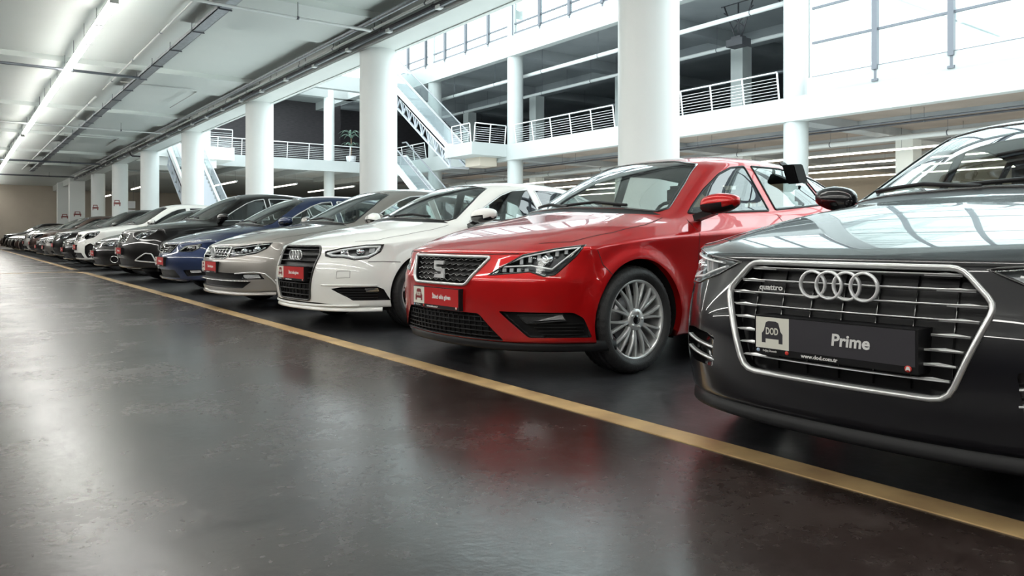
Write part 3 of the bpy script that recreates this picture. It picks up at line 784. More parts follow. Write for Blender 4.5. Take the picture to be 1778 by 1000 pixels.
    def sweep(s, view, pts, w_, h, m, name, inset=0., closed=False, step=.025, parent=None, mb=None, follow=True):
        """raised strip with a rounded section following the surface"""
        P = s.path3(view, pts, inset, step, closed); own = mb is None; mb = mb or MB(); n = len(P); k = mb.mi(m) if not own else 0; rings = []
        for i, p in enumerate(P):
            a = P[(i-1)%n] if (closed or i) else p; b = P[(i+1)%n] if (closed or i<n-1) else p
            d = b-a
            if d.length < 1e-9: d = view.A
            d.normalize(); u = s.nrm(p + view.D*inset) if follow else view.D
            r = d.cross(u)
            if r.length < .1: r = d.cross(view.D)
            r.normalize(); u = r.cross(d)
            ring = []
            for q, t in ((-.5,-.3),(-.5,.45),(-.28,1.),(.28,1.),(.5,.45),(.5,-.3)): ring.append(mb.bm.verts.new(p + r*q*w_ + u*t*h))
            rings.append(ring)
        for i in (range(n) if closed else range(n-1)):
            A_, B_ = rings[i], rings[(i+1)%n]
            for j in range(5):
                f = mb.bm.faces.new((A_[j],A_[j+1],B_[j+1],B_[j])); f.smooth = True; f.material_index = k
        if not closed:
            for q in (rings[0], rings[-1][::-1]): mb.bm.faces.new(q).material_index = k
        if own:
            for v in mb.bm.verts: v.co.x -= s.off
            return mb.build(name, m, parent or s.root)
    def seam(s, mb, view, pts, w_=.005, step=.03):
        P = s.path3(view, pts, 0, step); prev = None
        for i, p in enumerate(P):
            a = P[max(0,i-1)]; b = P[min(len(P)-1,i+1)]; u = s.nrm(p); r = (b-a).cross(u)
            if r.length < 1e-9: continue
            r.normalize(); q = p + u*.0012; cur = (mb.bm.verts.new(q-r*w_/2), mb.bm.verts.new(q+r*w_/2))
            if prev: mb.bm.faces.new((prev[0],prev[1],cur[1],cur[0]))
            prev = cur
    def local(s, mb, name, m=None, parent=None, smooth=False, recalc=True):
        for v in mb.bm.verts: v.co.x -= s.off
        if smooth:
            for f in mb.bm.faces: f.smooth = True
        return mb.build(name, m, parent or s.root, recalc)
    # ---------- wheel arches
    def arches(s):
        bm = s.bm; R = s.arch
        for xw in s.wheel[:2]:
            zc = s.wr
            def f(v): return math.hypot(v.co.x-xw, v.co.z-zc)-R
            vals = {}
            cand = [e for e in bm.edges if all(abs(v.co.y) > .45*s.ky and abs(v.co.x-xw) < R+.15 and v.co.z < zc+R+.15 for v in e.verts)]
            zero = set()
            for e in cand:
                a, b = e.verts; fa, fb = f(a), f(b)
                if abs(fa) < .003: zero.add(a)
                if abs(fb) < .003: zero.add(b)
            for e in cand:
                a, b = e.verts
                if a in zero or b in zero: continue
                fa, fb = f(a), f(b)
                if fa*fb < 0:
                    t = fa/(fa-fb); ne, nv = bmesh.utils.edge_split(e, a, t); zero.add(nv)
            for v in zero:
                d = math.hypot(v.co.x-xw, v.co.z-zc)
                if d > 1e-6: k = R/d; v.co.x = xw+(v.co.x-xw)*k; v.co.z = zc+(v.co.z-zc)*k
            fl = {g for v in zero for g in v.link_faces}
            for g in fl:
                z_ = [v for v in g.verts if v in zero]
                if len(z_) == 2:
                    try: bmesh.utils.face_split(g, z_[0], z_[1])
                    except Exception: pass
            kill = []
            for g in bm.faces:
                c = g.calc_center_median()
                if abs(c.y) > .45*s.ky and math.hypot(c.x-xw, c.z-zc) < R-.0005: kill.append(g)
            bmesh.ops.delete(bm, geom=kill, context='FACES')
            zero = [v for v in zero if v.is_valid]
            zs = set(zero)
            es = [e for e in bm.edges if e.is_boundary and e.verts[0] in zs and e.verts[1] in zs]
            r = bmesh.ops.extrude_edge_only(bm, edges=es)['geom']
            for v in r:
                if isinstance(v, bmesh.types.BMVert): v.co.y -= math.copysign(.045, v.co.y)
    def body(s, name='body_shell'):
        s.arches()
        bm = s.bm
        loose = [v for v in bm.verts if not v.link_faces]; bmesh.ops.delete(bm, geom=loose, context='VERTS')
        o = s.link(bm, name, [s.paint]); s.shell = o
        # wheel housings and floor pan
        R = s.arch+.012; L1 = s.len
        for xw in s.wheel[:2]:
            for sd in (-1,1):
                mb = MB(); y0, y1 = sd*.50, sd*(s.ky*.908-.05); prev = None
                for k in range(19):
                    a = PI*(-.12+1.24*k/18); c = (xw+R*math.cos(a), s.wr+R*math.sin(a)); cur = (mb.bm.verts.new((c[0],y0,c[1])), mb.bm.verts.new((c[0],y1,c[1])), mb.bm.verts.new((xw,y0,s.wr)))
                    if prev:
                        mb.bm.faces.new((prev[0],prev[1],cur[1],cur[0])); mb.bm.faces.new((prev[0],cur[0],cur[2]))
                    prev = cur
                s.local(mb, 'wheel_arch_liner', M_VOID)
        mb = MB(); f0 = s.wheel[0]; f1 = s.wheel[1]; b = .21
        mb.box(.28,f0-.40,-.7,.7,b,b+.05).box(f0-.42,f0+.42,-.5,.5,b,b+.04).box(f0+.38,f1-.38,-.80*s.ky,.80*s.ky,b,b+.05).box(f1-.4,f1+.4,-.5,.5,b,b+.05).box(f1+.38,L1-.15,-.7,.7,b+.04,b+.09)
        s.local(mb, 'floor_pan', M_VOID)
        return o
    # ---------- wheels
    def wheels(s, kind='multi', rim_r=.224, tyre_w=.225, m=None, cap_m=None, detail=True):
        R = s.wr; m = m or M_ALLOY; W2 = tyre_w/2; nseg = 72 if detail else 32
        wh = MB()                                            # rim: barrel and spokes, outer face towards -y
        yo = -W2+.012
        wh.lathe([(rim_r+.004,yo),(rim_r-.004,yo-.004),(rim_r-.012,yo+.006),(rim_r-.018,yo+.03),(rim_r-.03,yo+.16),(rim_r-.02,W2-.02),(rim_r+.004,W2-.012)], axis='y', n=nseg)
        def spoke(a0, a1, w0, w1, r0=.055, r1=None, y0=None, y1=None, th=.03):
            r1 = r1 or rim_r-.010; y0 = yo+.012 if y0 is None else y0; y1 = yo+.006 if y1 is None else y1; pr = None; n = 5
            for i in range(n):
                t = i/(n-1); a = a0+(a1-a0)*t; r_ = r0+(r1-r0)*t; w_ = w0+(w1-w0)*t; yf = y0+(y1-y0)*t - .010*math.sin(PI*t)
                c = Vector((math.cos(a)*r_,0,math.sin(a)*r_)); tn = Vector((-math.sin(a),0,math.cos(a)))
                cur = [wh.bm.verts.new(c+tn*q*w_+Vector((0,yy_,0))) for q,yy_ in ((-.5,yf+th),(-.5,yf+.008),(-.28,yf),(.28,yf),(.5,yf+.008),(.5,yf+th))]
                if pr:
                    for j in range(5): wh.bm.faces.new((pr[j],pr[j+1],cur[j+1],cur[j]))
                    wh.bm.faces.new((pr[5],pr[0],cur[0],cur[5]))
                pr = cur
            wh.bm.faces.new(pr)
        if kind == 'multi':
            for k in range(10):
                a = 2*PI*k/10 + .16
                spoke(a-.04, a-.155, .020, .013); spoke(a+.04, a+.155, .020, .013)
        elif kind == 'five':
            for k in range(5):
                a = 2*PI*k/5+.3; spoke(a, a-.10, .05, .035); spoke(a, a+.16, .04, .022)
        else:
            for k in range(7): a = 2*PI*k/7; spoke(a, a, .05, .045)
        wh.lathe([(0,yo+.006),(.032,yo+.006),(.062,yo+.004),(.068,yo+.016),(.066,yo+.06),(.0,yo+.06)], axis='y', n=32)
        for k in range(5):
            a = 2*PI*k/5+.1; wh.lathe([(0,yo-.004),(.008,yo-.003),(.010,yo+.01)], (math.cos(a)*.047,0,math.sin(a)*.047), 'y', 8)
        ty = MB()
        g = [(rim_r+.002,-W2+.016),(rim_r+.006,-W2+.006),(rim_r+.022,-W2-.002),(R-.055,-W2-.008),(R-.028,-W2-.002),(R-.014,-W2+.012),(R-.004,-W2+.030)]
        prof = g + [(R-.001,-W2+.055),(R-.010,-W2+.057),(R-.010,-W2+.066),(R,-W2+.068),(R,-.022),(R-.010,-.020),(R-.010,-.010),(R,-.008),(R,.008),(R-.010,.010),(R-.010,.020),(R,.022),(R,W2-.068),(R-.010,W2-.066),(R-.010,W2-.057)] + [(a,-b) for a,b in g[::-1]]
        n = 144 if detail else 40
        ty.lathe(prof, axis='y', n=n)
        if detail:
            ty.bm.verts.ensure_lookup_table()
            for i,(r_,y_) in enumerate(prof):
                if abs(y_) > W2-.056 and r_ > R-.03:
                    for j in range(n):
                        if j % 3 == 0:
                            v = ty.bm.verts[i*n+j]; v.co.x *= 1-.012; v.co.z *= 1-.012
        dsc = MB().lathe([(.06,.0),(.145,.0),(.145,.02),(.06,.02)], (0,-W2+.085,0), 'y', 32)
        cp = MB().lathe([(0,yo+.002),(.026,yo+.003),(.029,yo+.007)], axis='y', n=20)
        wo_ = wh.build('wheel', m); to = ty.build('tyre', M_TYRE, wo_); do = dsc.build('brake_disc', M_DISC, wo_); co = cp.build('wheel_cap', cap_m or M_GLOSSB, wo_)
        yw = s.ky*.908 - W2 - .022
        first = True
        for xw in s.wheel[:2]:
            for sd in (-1,1):
                w_ = wo_ if first else copy_tree(wo_)
                first = False; w_.parent = s.root; w_.location = (xw-s.off, sd*yw, R); w_.rotation_euler = (0,0,0 if sd < 0 else PI)
    # ---------- mirror
    def mirror(s, x, z, y0=None, m=None, size=1., sides=(-1,1), low=None):
        y0 = y0 or .905*s.ky
        for sd in sides:
            b = MB(); n, k = 14, 10; c = Vector((x, sd*(y0+.135*size), z)); rows = []
            for i in range(k+1):
                ph = PI*i/k; row = []
                for j in range(n):
                    th = 2*PI*j/n; q = lambda v, e: math.copysign(abs(v)**e, v)
                    lx, ly, lz = q(math.sin(ph)*math.cos(th), .75), q(math.cos(ph), .8), q(math.sin(ph)*math.sin(th), .75)
                    px = lx*(.085 if lx < 0 else .045); hy = .135
                    tap = 1 - .22*max(0, ly) ; pz = lz*.072*tap + .012*ly
                    row.append(b.bm.verts.new(c + Vector((px+ .03*ly, sd*ly*hy, pz))*size))
                rows.append(row)
            for i in range(k):
                for j in range(n):
                    try:
                        f = b.bm.faces.new((rows[i][j],rows[i][(j+1)%n],rows[i+1][(j+1)%n],rows[i+1][j])); f.smooth = True
                    except ValueError: pass
            bmesh.ops.remove_doubles(b.bm, verts=b.bm.verts[:], dist=1e-4)
            b.mats = [m or s.paint, low or M_GLOSSB]
            for f in b.bm.faces:
                q_ = f.calc_center_median()
                if q_.z < z-.020*size + .09*max(0, x-.02-q_.x) or q_.x > x+.030*size: f.material_index = 1
            o = s.local(b, 'door_mirror')
            a = MB(); a.bar((x-.02, sd*(y0-.05), z-.10*size), (x-.01, sd*(y0+.08), z-.055*size), .09*size, .045*size); s.local(a, 'mirror_arm', low or M_GLOSSB, o)
    def lip(s, name, z, ztop, zbot, out, m, amax=62, n=40, thick=.10):
        """lower edge that wraps round the bumper, found from inside the body"""
        mb = MB(); pr = None; o = Vector((1.15,0,z))
        for i in range(n+1):
            a = math.radians(-amax+2*amax*i/n); d = Vector((-math.cos(a), math.sin(a), 0)); p, nn, q, w_ = s.bvh.ray_cast(o, d)
            if p is None: continue
            k = out*min(1, (1-abs(i/n*2-1))*5); P = p + d*k
            cur = [mb.bm.verts.new((P.x,P.y,zbot)), mb.bm.verts.new((P.x,P.y,zbot+.012)), mb.bm.verts.new(((p-d*.01).x,(p-d*.01).y,ztop)), mb.bm.verts.new(((P-d*thick).x,(P-d*thick).y,ztop)), mb.bm.verts.new(((P-d*thick).x,(P-d*thick).y,zbot+.01))]
            if pr:
                for j in range(5):
                    f = mb.bm.faces.new((pr[j],pr[(j+1)%5],cur[(j+1)%5],cur[j])); f.smooth = True
            pr = cur
        return s.local(mb, name, m)
    # ---------- seats and dash
    def cabin(s, xd=1.25, zs=.0, belt=.93):
        q = s.ky
        mb = MB(); mb.box(xd,xd+.42,-.70*q,.70*q,.70,belt-.03).box(xd-.12,xd,-.66*q,.66*q,.65,belt-.06).box(xd+.2,xd+2.3,-.11,.11,.3,.62); s.local(mb, 'dashboard', M_DASH)
        mb = MB(); c = Vector((xd+.55,-.36,.90+zs)); ax = Vector((.93,0,.36)).normalized(); u = Vector((0,1,0)); v = ax.cross(u)
        mb.tube([c+u*.18*math.cos(2*PI*i/24)+v*.18*math.sin(2*PI*i/24) for i in range(24)], .014, 6, closed=True)
        mb.bar(c-u*.17,c+u*.17,.03,.02).bar(c-v*.17,c,.03,.02).bar(c,c-ax*.2+Vector((0,0,-.05)),.05); s.local(mb, 'steering_wheel', M_BLACKP)
        for x, ys in ((xd+.75,(-.36,.36)),(xd+1.6,(-.38,.38))):
            for y in ys:
                mb = MB(); w_ = .24 if x < xd+1 else .30
                mb.box(x,x+.5,y-w_,y+w_,.36,.52+zs)
                mb.prism([(x+.46,y-w_,.45),(x+.60,y-w_,.45),(x+.76,y-w_*.8,1.06+zs),(x+.66,y-w_*.8,1.06+zs)], (0,2*w_*.9,0))
                bmesh.ops.bevel(mb.bm, geom=mb.bm.edges[:], offset=.03, segments=2, affect='EDGES')
                o = s.local(mb, 'seat', M_SEATF, smooth=True)
                mb = MB(); mb.box(x+.70,x+.80,y-.13,y+.13,1.10+zs,1.27+zs); bmesh.ops.bevel(mb.bm, geom=mb.bm.edges[:], offset=.035, segments=3, affect='EDGES')
                mb.tube([(x+.74,y-.06,1.0+zs),(x+.75,y-.06,1.12+zs)],.008,5).tube([(x+.74,y+.06,1.0+zs),(x+.75,y+.06,1.12+zs)],.008,5)
                s.local(mb, 'headrest', M_SEATF, o, smooth=True)
    # ---------- writing
    def text(s, txt, h, yc, z, x, m, parent, width=None, name='lettering', bold=0., shear=0., align='CENTER', tilt=0.):
        cu = bpy.data.curves.new('t', 'FONT'); cu.body = txt; cu.size = h; cu.extrude = .0006; cu.align_x = align; cu.align_y = 'CENTER'; cu.offset = bold; cu.shear = shear; cu.resolution_u = 3
        o = bpy.data.objects.new('t', cu); COL.objects.link(o); dg = bpy.context.evaluated_depsgraph_get(); dg.update(); me = bpy.data.meshes.new_from_object(o.evaluated_get(dg)); bpy.data.objects.remove(o)
        xs = [v.co.x for v in me.vertices]; k = 1. if width is None else width/(max(xs)-min(xs))
        for v in me.vertices: v.co = Vector((x-s.off-v.co.z-.0006, yc-v.co.x*k, z+v.co.y))
        me.materials.append(m); o = bpy.data.objects.new(name, me); COL.objects.link(o); o.parent = parent; return o
    def plate(s, z, style='red', yc=0., x=None, detail=True, w_=.54, lean=0.):
        hit = min((s.hit(View(0), yc+q, z+t).x for q in (-.25,0,.25) for t in (-.05,.05)))
        x = hit-.012 if x is None else x
        o = s.local(MB().box(x,x+.10,yc-w_/2,yc+w_/2,z-.068,z+.062), 'number_plate', M_BLACKP)
        bg = M_PLATER if style == 'red' else M_PLATEK
        # the viewer's left is +y
        m = MB().box(x-.002,x,yc-w_/2+.008,yc+w_/2-.128,z-.047,z+.057); s.local(m, 'plate_panel', bg, o)
        m = MB().box(x-.0022,x,yc+w_/2-.130,yc+w_/2-.006,z-.047,z+.057); s.local(m, 'logo_panel', M_PLATEW, o)
        P = lambda a, b, d: (x-.0022-d, yc+w_/2-.068-a, z+.004+b)
        gm = MB(); car_glyph(gm, 0, 0, .078, P, .0008); s.local(gm, 'dealer_logo', M_PLATEK if style != 'red' else mat('logo_maroon', (.20,.012,.015), .4), o)
        if detail:
            s.text('DOD', .032, yc+w_/2-.068, z+.010, x-.0032, M_PLATEW, o, width=.046, bold=.0007)
            c0 = yc - .068
            if style == 'red': s.text('İkinci elde güven', .036, c0, z+.004, x-.0022, M_PRINT, o, width=.20, bold=.0012)
            else: s.text('Prime', .052, c0+.0, z+.004, x-.0022, M_PRINT, o, width=.122, bold=.0014, shear=.08)
            s.text('www.dod.com.tr', .017, yc+.035, z-.058, x-.0004, M_PRINT, o, width=.125, bold=.0004)
            s.text('Doğuş Otomotiv', .010, yc+w_/2-.058, z-.056, x-.0004, M_PRINT, o, width=.052)
            mk = MB(); mk.lathe([(0,-.0022),(.0065,-.0022),(.0065,0)], (x,yc+w_/2-.122,z-.056), 'x', 14).lathe([(0,-.0022),(.010,-.0022),(.010,0)], (x,yc-w_/2+.028,z-.054), 'x', 16); s.local(mk, 'round_mark', M_PRINTR, o)
            mk = MB(); mk.lathe([(0,-.0022),(.0062,-.0022),(.0062,0)], (x,yc+w_/2-.014,z-.056), 'x', 14); s.local(mk, 'round_badge', mat('print_blue', (.35,.45,.6), .5), o)
            gm = MB(); car_glyph(gm, 0, 0, .013, lambda a,b,d: (x-.0024-d, yc-w_/2+.028-a, z-.054+b), .0006); s.local(gm, 'dealer_logo', M_PRINT, o)
        else:
            s.text('İkinci elde güven', .036, yc-.068, z+.004, x-.0022, M_PRINT, o, width=.20, bold=.0012)
        return o
    def headlight(s, side, phi, poly, drl=(), leds=(), projector=None, depth=.07, xr=(-1,1.4), inner=None, rim=None):
        v = View(phi, side); fs = s.faces_in(v, poly, xr)
        if not fs: return None
        lens = s.link(s.shape(fs), 'headlight', M_LENS)
        s.link(s.shape(fs, -v.D*depth, True), 'lamp_bowl', inner or M_LAMPIN, smooth_n=False, parent=lens)
        bmesh.ops.delete(s.bm, geom=fs, context='FACES')
        s.sweep(v, poly, .009, .004, M_GLOSSB, 'lamp_gasket', closed=True, parent=lens)
        for pts, w_, ins in drl: s.sweep(v, pts, w_, .012, M_DRL, 'light_guide', inset=ins, parent=lens, follow=False)
        mb = MB(); n = 0
        for (a, b, w_, h, ins) in leds:
            p = s.hit(v, a, b) - v.D*ins
            c = [p + v.A*x_*w_ + v.B*(z_*h) for x_,z_ in ((-.5,-.5),(.5,-.5),(.6,.5),(-.4,.5))]
            mb.prism(c, -v.D*.02); n += 1
        if n: s.local(mb, 'lamp_reflector', M_EMBLEM, lens)
        for (a, b, r_) in (projector or ()):
            p = s.hit(v, a, b) - v.D*(depth*.9); q = p + v.D*.035; m = MB(); prev = None
            for rr, t, in ((r_*1.25,0),(r_*1.25,.03),(r_,.032),(r_*.9,.045),(r_*.6,.058),(0.001,.062)):
                ring = [m.bm.verts.new(p + v.D*t + (v.A*math.cos(2*PI*j/20)+v.B*math.sin(2*PI*j/20))*rr) for j in range(20)]
                if prev:
                    for j in range(20): m.bm.faces.new((prev[j],prev[(j+1)%20],ring[(j+1)%20],ring[j])).smooth = True
                prev = ring
            s.local(m, 'projector', M_LAMPCH, lens)
        return lens
    def seams(s, lines):
        mb = MB()
        for view, pts in lines: s.seam(mb, view, pts)
        s.local(mb, 'panel_gap', M_VOID, recalc=False)

F0 = View(0); SL = View(90,-1); SR = View(90,1); TOP = View(top=True)
def mir(pts): return list(pts) + [(-a,b) for a,b in reversed(pts) if abs(a) > 1e-6]
# ================================================================ red hatchback
def glasshouse(c, ws, sides, rw=None, gm=M_CARGLASS, trim_m=M_GLOSSB, rear_xr=(3.2,9), ws_xr=(.6,2.3)):
    c.window('windscreen', F0, ws, gm, xr=ws_xr, trim_m=M_GLOSSB, tw=.02)
    for v in (SL, SR):
        for p in sides: c.window('side_window', v, p, gm, trim_m=trim_m, tw=.016)
    if rw: c.window('rear_window', View(180,1), rw, gm, xr=rear_xr, trim_m=M_GLOSSB, tw=.02)
def wipers(c, x, z, hw=.5):
    for (y0,y1,z1) in ((-.45,.12,.10),(.05,.6,.10)):
        mb = MB(); pts = [(y0*hw*2, z), ((y0+y1)*hw, z+.03), (y1*hw*2, z+.012)]
        c.sweep(F0, pts, .018, .012, M_BLACKP, 'wiper')

def build_leon():
    c = Car('car', 'glossy red hatchback parked between the white car and the black sedan', 2.385, 4.055, 2.5, P_RED, level=3, wheel=(.87,3.506,.324), arch=.366, screase=.8, fcrease=(.75,.0),
            front=dict(y=[0,.35,.60,.75,.845,.895], dx=[0,.03,.12,.27,.42,.55], rows=[(.572,.012),(.44,.004),(.33,.012),(.215,.03),(.20,.30)]),
            side=[(.66,.893),(.46,.906),(.32,.903),(.20,.878),(.19,.66)])
    for sd in (-1,1):
        poly = [(.405,.598),(.615,.715),(.80,.752),(.955,.772),(.90,.70),(.80,.606),(.74,.596),(.66,.622),(.56,.612)]
        leds = [(.60+.05*i,.676+.012*i,.018,.030,.02) for i in range(6)] + [(.50+.045*i,.628,.022,.020,.015) for i in range(4)]
        h = c.headlight(sd, 35, poly, drl=[([(.47,.645),(.66,.655),(.78,.635),(.90,.735),(.93,.76),(.80,.742),(.62,.705),(.47,.645)],.010,.012)], leds=leds, projector=[(.74,.69,.030)])
    gp = roundpoly([(-.405,.700),(.405,.700),(.275,.535),(-.275,.535)], [.02,.02,.03,.03])
    g = c.recess('grille', F0, gp, .035, M_BLACKP, xr=(-1,.6))
    mb = MB()
    for r in range(5):
        z = .557+.030*r; hw = .275+.13*(z-.535)/.165-.02; pts = []
        n = int(hw*2/.03)
        for i in range(n+1): pts.append((-hw+2*hw*i/n, z + (.007 if i % 2 else -.004)))
        c.sweep(F0, pts, .008, .01, M_GLOSSB, '', inset=.018, mb=mb, step=.05)
    c.local(mb, 'grille_mesh', M_BLACKP, g)
    c.sweep(F0, gp, .018, .012, M_SATIN, 'chrome_frame', closed=True, parent=g)
    # S emblem
    x = c.hit(F0, 0, .62).x-.006; mb = MB(); h = 1.15
    S_ = [[(-.046,.046),(.052,.046),(.040,.026),(-.028,.026),(-.030,.012),(.010,.012),(.038,-.014),(.020,-.014),(-.002,.002),(-.048,.002)],
          [(.046,-.046),(-.052,-.046),(-.040,-.026),(.018,-.026),(.020,-.012),(-.020,-.010),(-.044,.0),(-.044,.004),(.010,.004),(.046,.004)]]
    for p in S_: mb.prism([(x, -a*h, .62+b*h) for a,b in p], (-.010,0,0))
    c.local(mb, 'emblem', M_EMBLEM, g)
    lp = roundpoly([(-.375,.375),(.375,.375),(.53,.222),(-.53,.222)], .02)
    lg = c.recess('lower_intake', F0, lp, .05, M_BLACKP, xr=(-1,.7))
    mb = MB()
    for r in range(5): z = .245+.027*r; hw = .50-.95*(z-.24); c.sweep(F0, [(-hw,z),(hw,z)], .006, .008, M_BLACKP, '', inset=.02, mb=mb, step=.06)
    for i in range(19): a = -.42+.0467*i; c.sweep(F0, [(a,.232),(a,.365)], .005, .008, M_BLACKP, '', inset=.022, mb=mb, step=.06)
    c.local(mb, 'intake_mesh', M_BLACKP, lg)
    for sd in (-1,1):
        v = View(35, sd); fp = roundpoly([(.475,.395),(.90,.392),(.955,.36),(1.00,.248),(.655,.248)], .015)
        fg = c.recess('fog_lamp_pocket', v, fp, .04, M_BLACKP, xr=(-1,.9))
        p = [(.59,.375),(.84,.382),(.86,.345),(.64,.328)]
        c.sweep(v, p, .008, .006, M_BLACKP, 'fog_lamp_bezel', inset=.01, closed=True, parent=fg)
        mb = MB(); q = [c.hit(v,a,b)-v.D*.018 for a,b in p]; mb.prism(q, -v.D*.015); c.local(mb, 'fog_lamp', M_LAMPCH, fg)
        mb = MB()
        for k in range(4): c.sweep(v, [(.66+.02*k,.325-.02*k),(.95,.325-.02*k)], .005, .006, M_BLACKP, '', inset=.025, mb=mb, step=.06)
        c.local(mb, 'pocket_slat', M_BLACKP, fg)
    ws = mir([(0,1.385),(.30,1.378),(.485,1.345),(.575,1.20),(.665,1.02),(.66,.992),(.45,1.012),(0,1.03)][::1])
    ws = [(0,1.385),(.30,1.378),(.485,1.345),(.575,1.20),(.675,1.01),(.66,.985),(.45,1.012),(0,1.03)]
    ws = ws + [(-a,b) for a,b in ws[-2:0:-1]]
    sides = [roundpoly(p,.012,2) for p in ([(1.50,.975),(1.78,1.145),(2.02,1.270),(2.18,1.325),(2.34,1.345),(2.38,1.01)],
             [(2.47,1.02),(2.43,1.35),(2.80,1.352),(3.10,1.325),(3.17,1.075)], [(3.22,1.08),(3.15,1.318),(3.38,1.275),(3.56,1.20),(3.66,1.115)])]
    rw = [(-.46,1.31),(.46,1.31),(.60,1.10),(-.60,1.10)]
    glasshouse(c, ws, sides, rw, trim_m=M_BLACKP)
    # cowl panel
    c.panel('cowl_panel', F0, [(-.70,.962),(-.60,1.0),(0,1.025),(.60,1.0),(.70,.962),(.60,.968),(0,.995),(-.60,.968)], M_BLACKP, xr=(.9,1.35))
    wipers(c, 1.15, 1.03)
    c.seams([(SL,[(1.44,.28),(1.42,.60),(1.44,.93)]),(SR,[(1.44,.28),(1.42,.60),(1.44,.93)]),(SL,[(2.46,.28),(2.45,.98)]),(SR,[(2.46,.28),(2.45,.98)]),
             (SL,[(1.44,.275),(2.9,.265)]),(SR,[(1.44,.275),(2.9,.265)]),(SL,[(3.25,.6),(3.32,1.02)]),(SL,[(.54,.745),(.57,.66),(.63,.60)]),(SR,[(.54,.745),(.57,.66),(.63,.60)]),
             (TOP,[(.33,-.60),(.47,-.735),(.75,-.78),(1.05,-.775),(1.27,-.73)]),(TOP,[(.33,.60),(.47,.735),(.75,.78),(1.05,.775),(1.27,.73)]),
             (F0,[(-.58,.722),(-.35,.716),(0,.714),(.35,.716),(.58,.722)])])
    c.body()
    # lower lip
    c.lip('front_spoiler', .23, .225, .165, -.03, M_BLACKP)
    c.wheels('multi', rim_r=.236)
    c.mirror(1.54, 1.035, .86, low=M_BLACKP, size=.92, sides=(-1,))
    for sd in (-1,1):
        for x, z in ((2.28,.865),(3.12,.885)):
            p = c.hit(View(90,sd), x, z); mb = MB(); mb.tube([(x-.10,p.y-sd*.0,z-.002),(x-.08,p.y+sd*.03,z),(x+.07,p.y+sd*.03,z+.004),(x+.09,p.y,z+.003)], .012, 8); c.local(mb, 'door_handle', P_RED)
    c.plate(.448, 'red', w_=.51)
    c.sweep(F0, [(-.60,.212),(-.3,.208),(.3,.208),(.60,.212)], .016, .008, P_RED, 'bumper_lip')
    c.cabin(1.30, 0, .96)
    return c
LEON = build_leon()

_c = LEON; _r = tag(empty('window_clip', _c.root.matrix_world.translation.copy(), _c.root.rotation_euler.z), 'small black plastic box clipped over the side window of the red hatchback', 'box')
_m = MB(); _m.prism([(x-_c.off, -.76, z) for x, z in ((2.76,1.375),(2.90,1.385),(2.98,1.25),(2.84,1.23))], (0,.10,0)); bmesh.ops.bevel(_m.bm, geom=_m.bm.edges[:], offset=.008, segments=2, affect='EDGES'); _m.build('clip_body', M_BLACKP, _r)
_m = MB(); _m.bar((2.96-_c.off,-.72,1.255),(3.05-_c.off,-.70,1.25),.03,.015).bar((2.80-_c.off,-.67,1.37),(2.83-_c.off,-.62,1.40),.05,.01); _m.build('clip_bracket', M_BLACKP, _r)
# ================================================================ shared pieces of the other cars
SEDAN = CAP[:8] + [
 [(2.75,0,1.452),(2.75,.32,1.446),(2.77,.50,1.42),(2.78,.60,1.375),(2.85,.80,1.005),(2.85,.905,.89)],
 [(3.20,0,1.415),(3.20,.31,1.41),(3.20,.48,1.38),(3.20,.585,1.33),(3.25,.79,1.02),(3.25,.90,.905)],
 [(3.52,0,1.345),(3.51,.30,1.335),(3.48,.45,1.30),(3.46,.55,1.255),(3.60,.765,1.04),(3.66,.885,.92)],
 [(4.06,0,1.095),(4.05,.32,1.09),(4.02,.5,1.08),(3.98,.62,1.07),(4.02,.76,1.02),(4.05,.87,.93)],
 [(4.56,0,1.03),(4.55,.32,1.028),(4.52,.54,1.02),(4.48,.68,1.0),(4.44,.78,.97),(4.42,.84,.92)]]
SREAR = dict(x=[4.64,4.66,4.65,4.58,4.2], z=[.78,.58,.40,.25,.22])
def warp(c, v, poly):
    if v.phi == 'side': return [(interp(c.wxm, a), interp(c.wzm, b)) for a,b in poly]
    return [(a*c.ky, interp(c.wzm, b)) for a,b in poly]
for _v, _n in ((F0,'front'),(SL,'side'),(SR,'side')): _v.phi = _n
WS = [(0,1.385),(.30,1.378),(.485,1.345),(.575,1.20),(.675,1.01),(.66,.985),(.45,1.012),(0,1.03)]; WS = WS + [(-a,b) for a,b in WS[-2:0:-1]]
COWL = [(-.70,.962),(-.60,1.0),(0,1.025),(.60,1.0),(.70,.962),(.60,.968),(0,.995),(-.60,.968)]
HSIDE = [[(1.50,.975),(1.78,1.145),(2.02,1.270),(2.18,1.325),(2.34,1.345),(2.38,1.01)],
         [(2.47,1.02),(2.43,1.35),(2.80,1.352),(3.10,1.325),(3.17,1.075)], [(3.22,1.08),(3.15,1.318),(3.38,1.275),(3.56,1.20),(3.66,1.115)]]
SSIDE = [[(1.50,.975),(1.78,1.145),(2.02,1.270),(2.18,1.325),(2.40,1.345),(2.46,.995)],
         [(2.54,1.0),(2.50,1.345),(2.80,1.340),(3.10,1.305),(3.22,1.04)], [(3.27,1.05),(3.16,1.295),(3.36,1.24),(3.58,1.085)]]
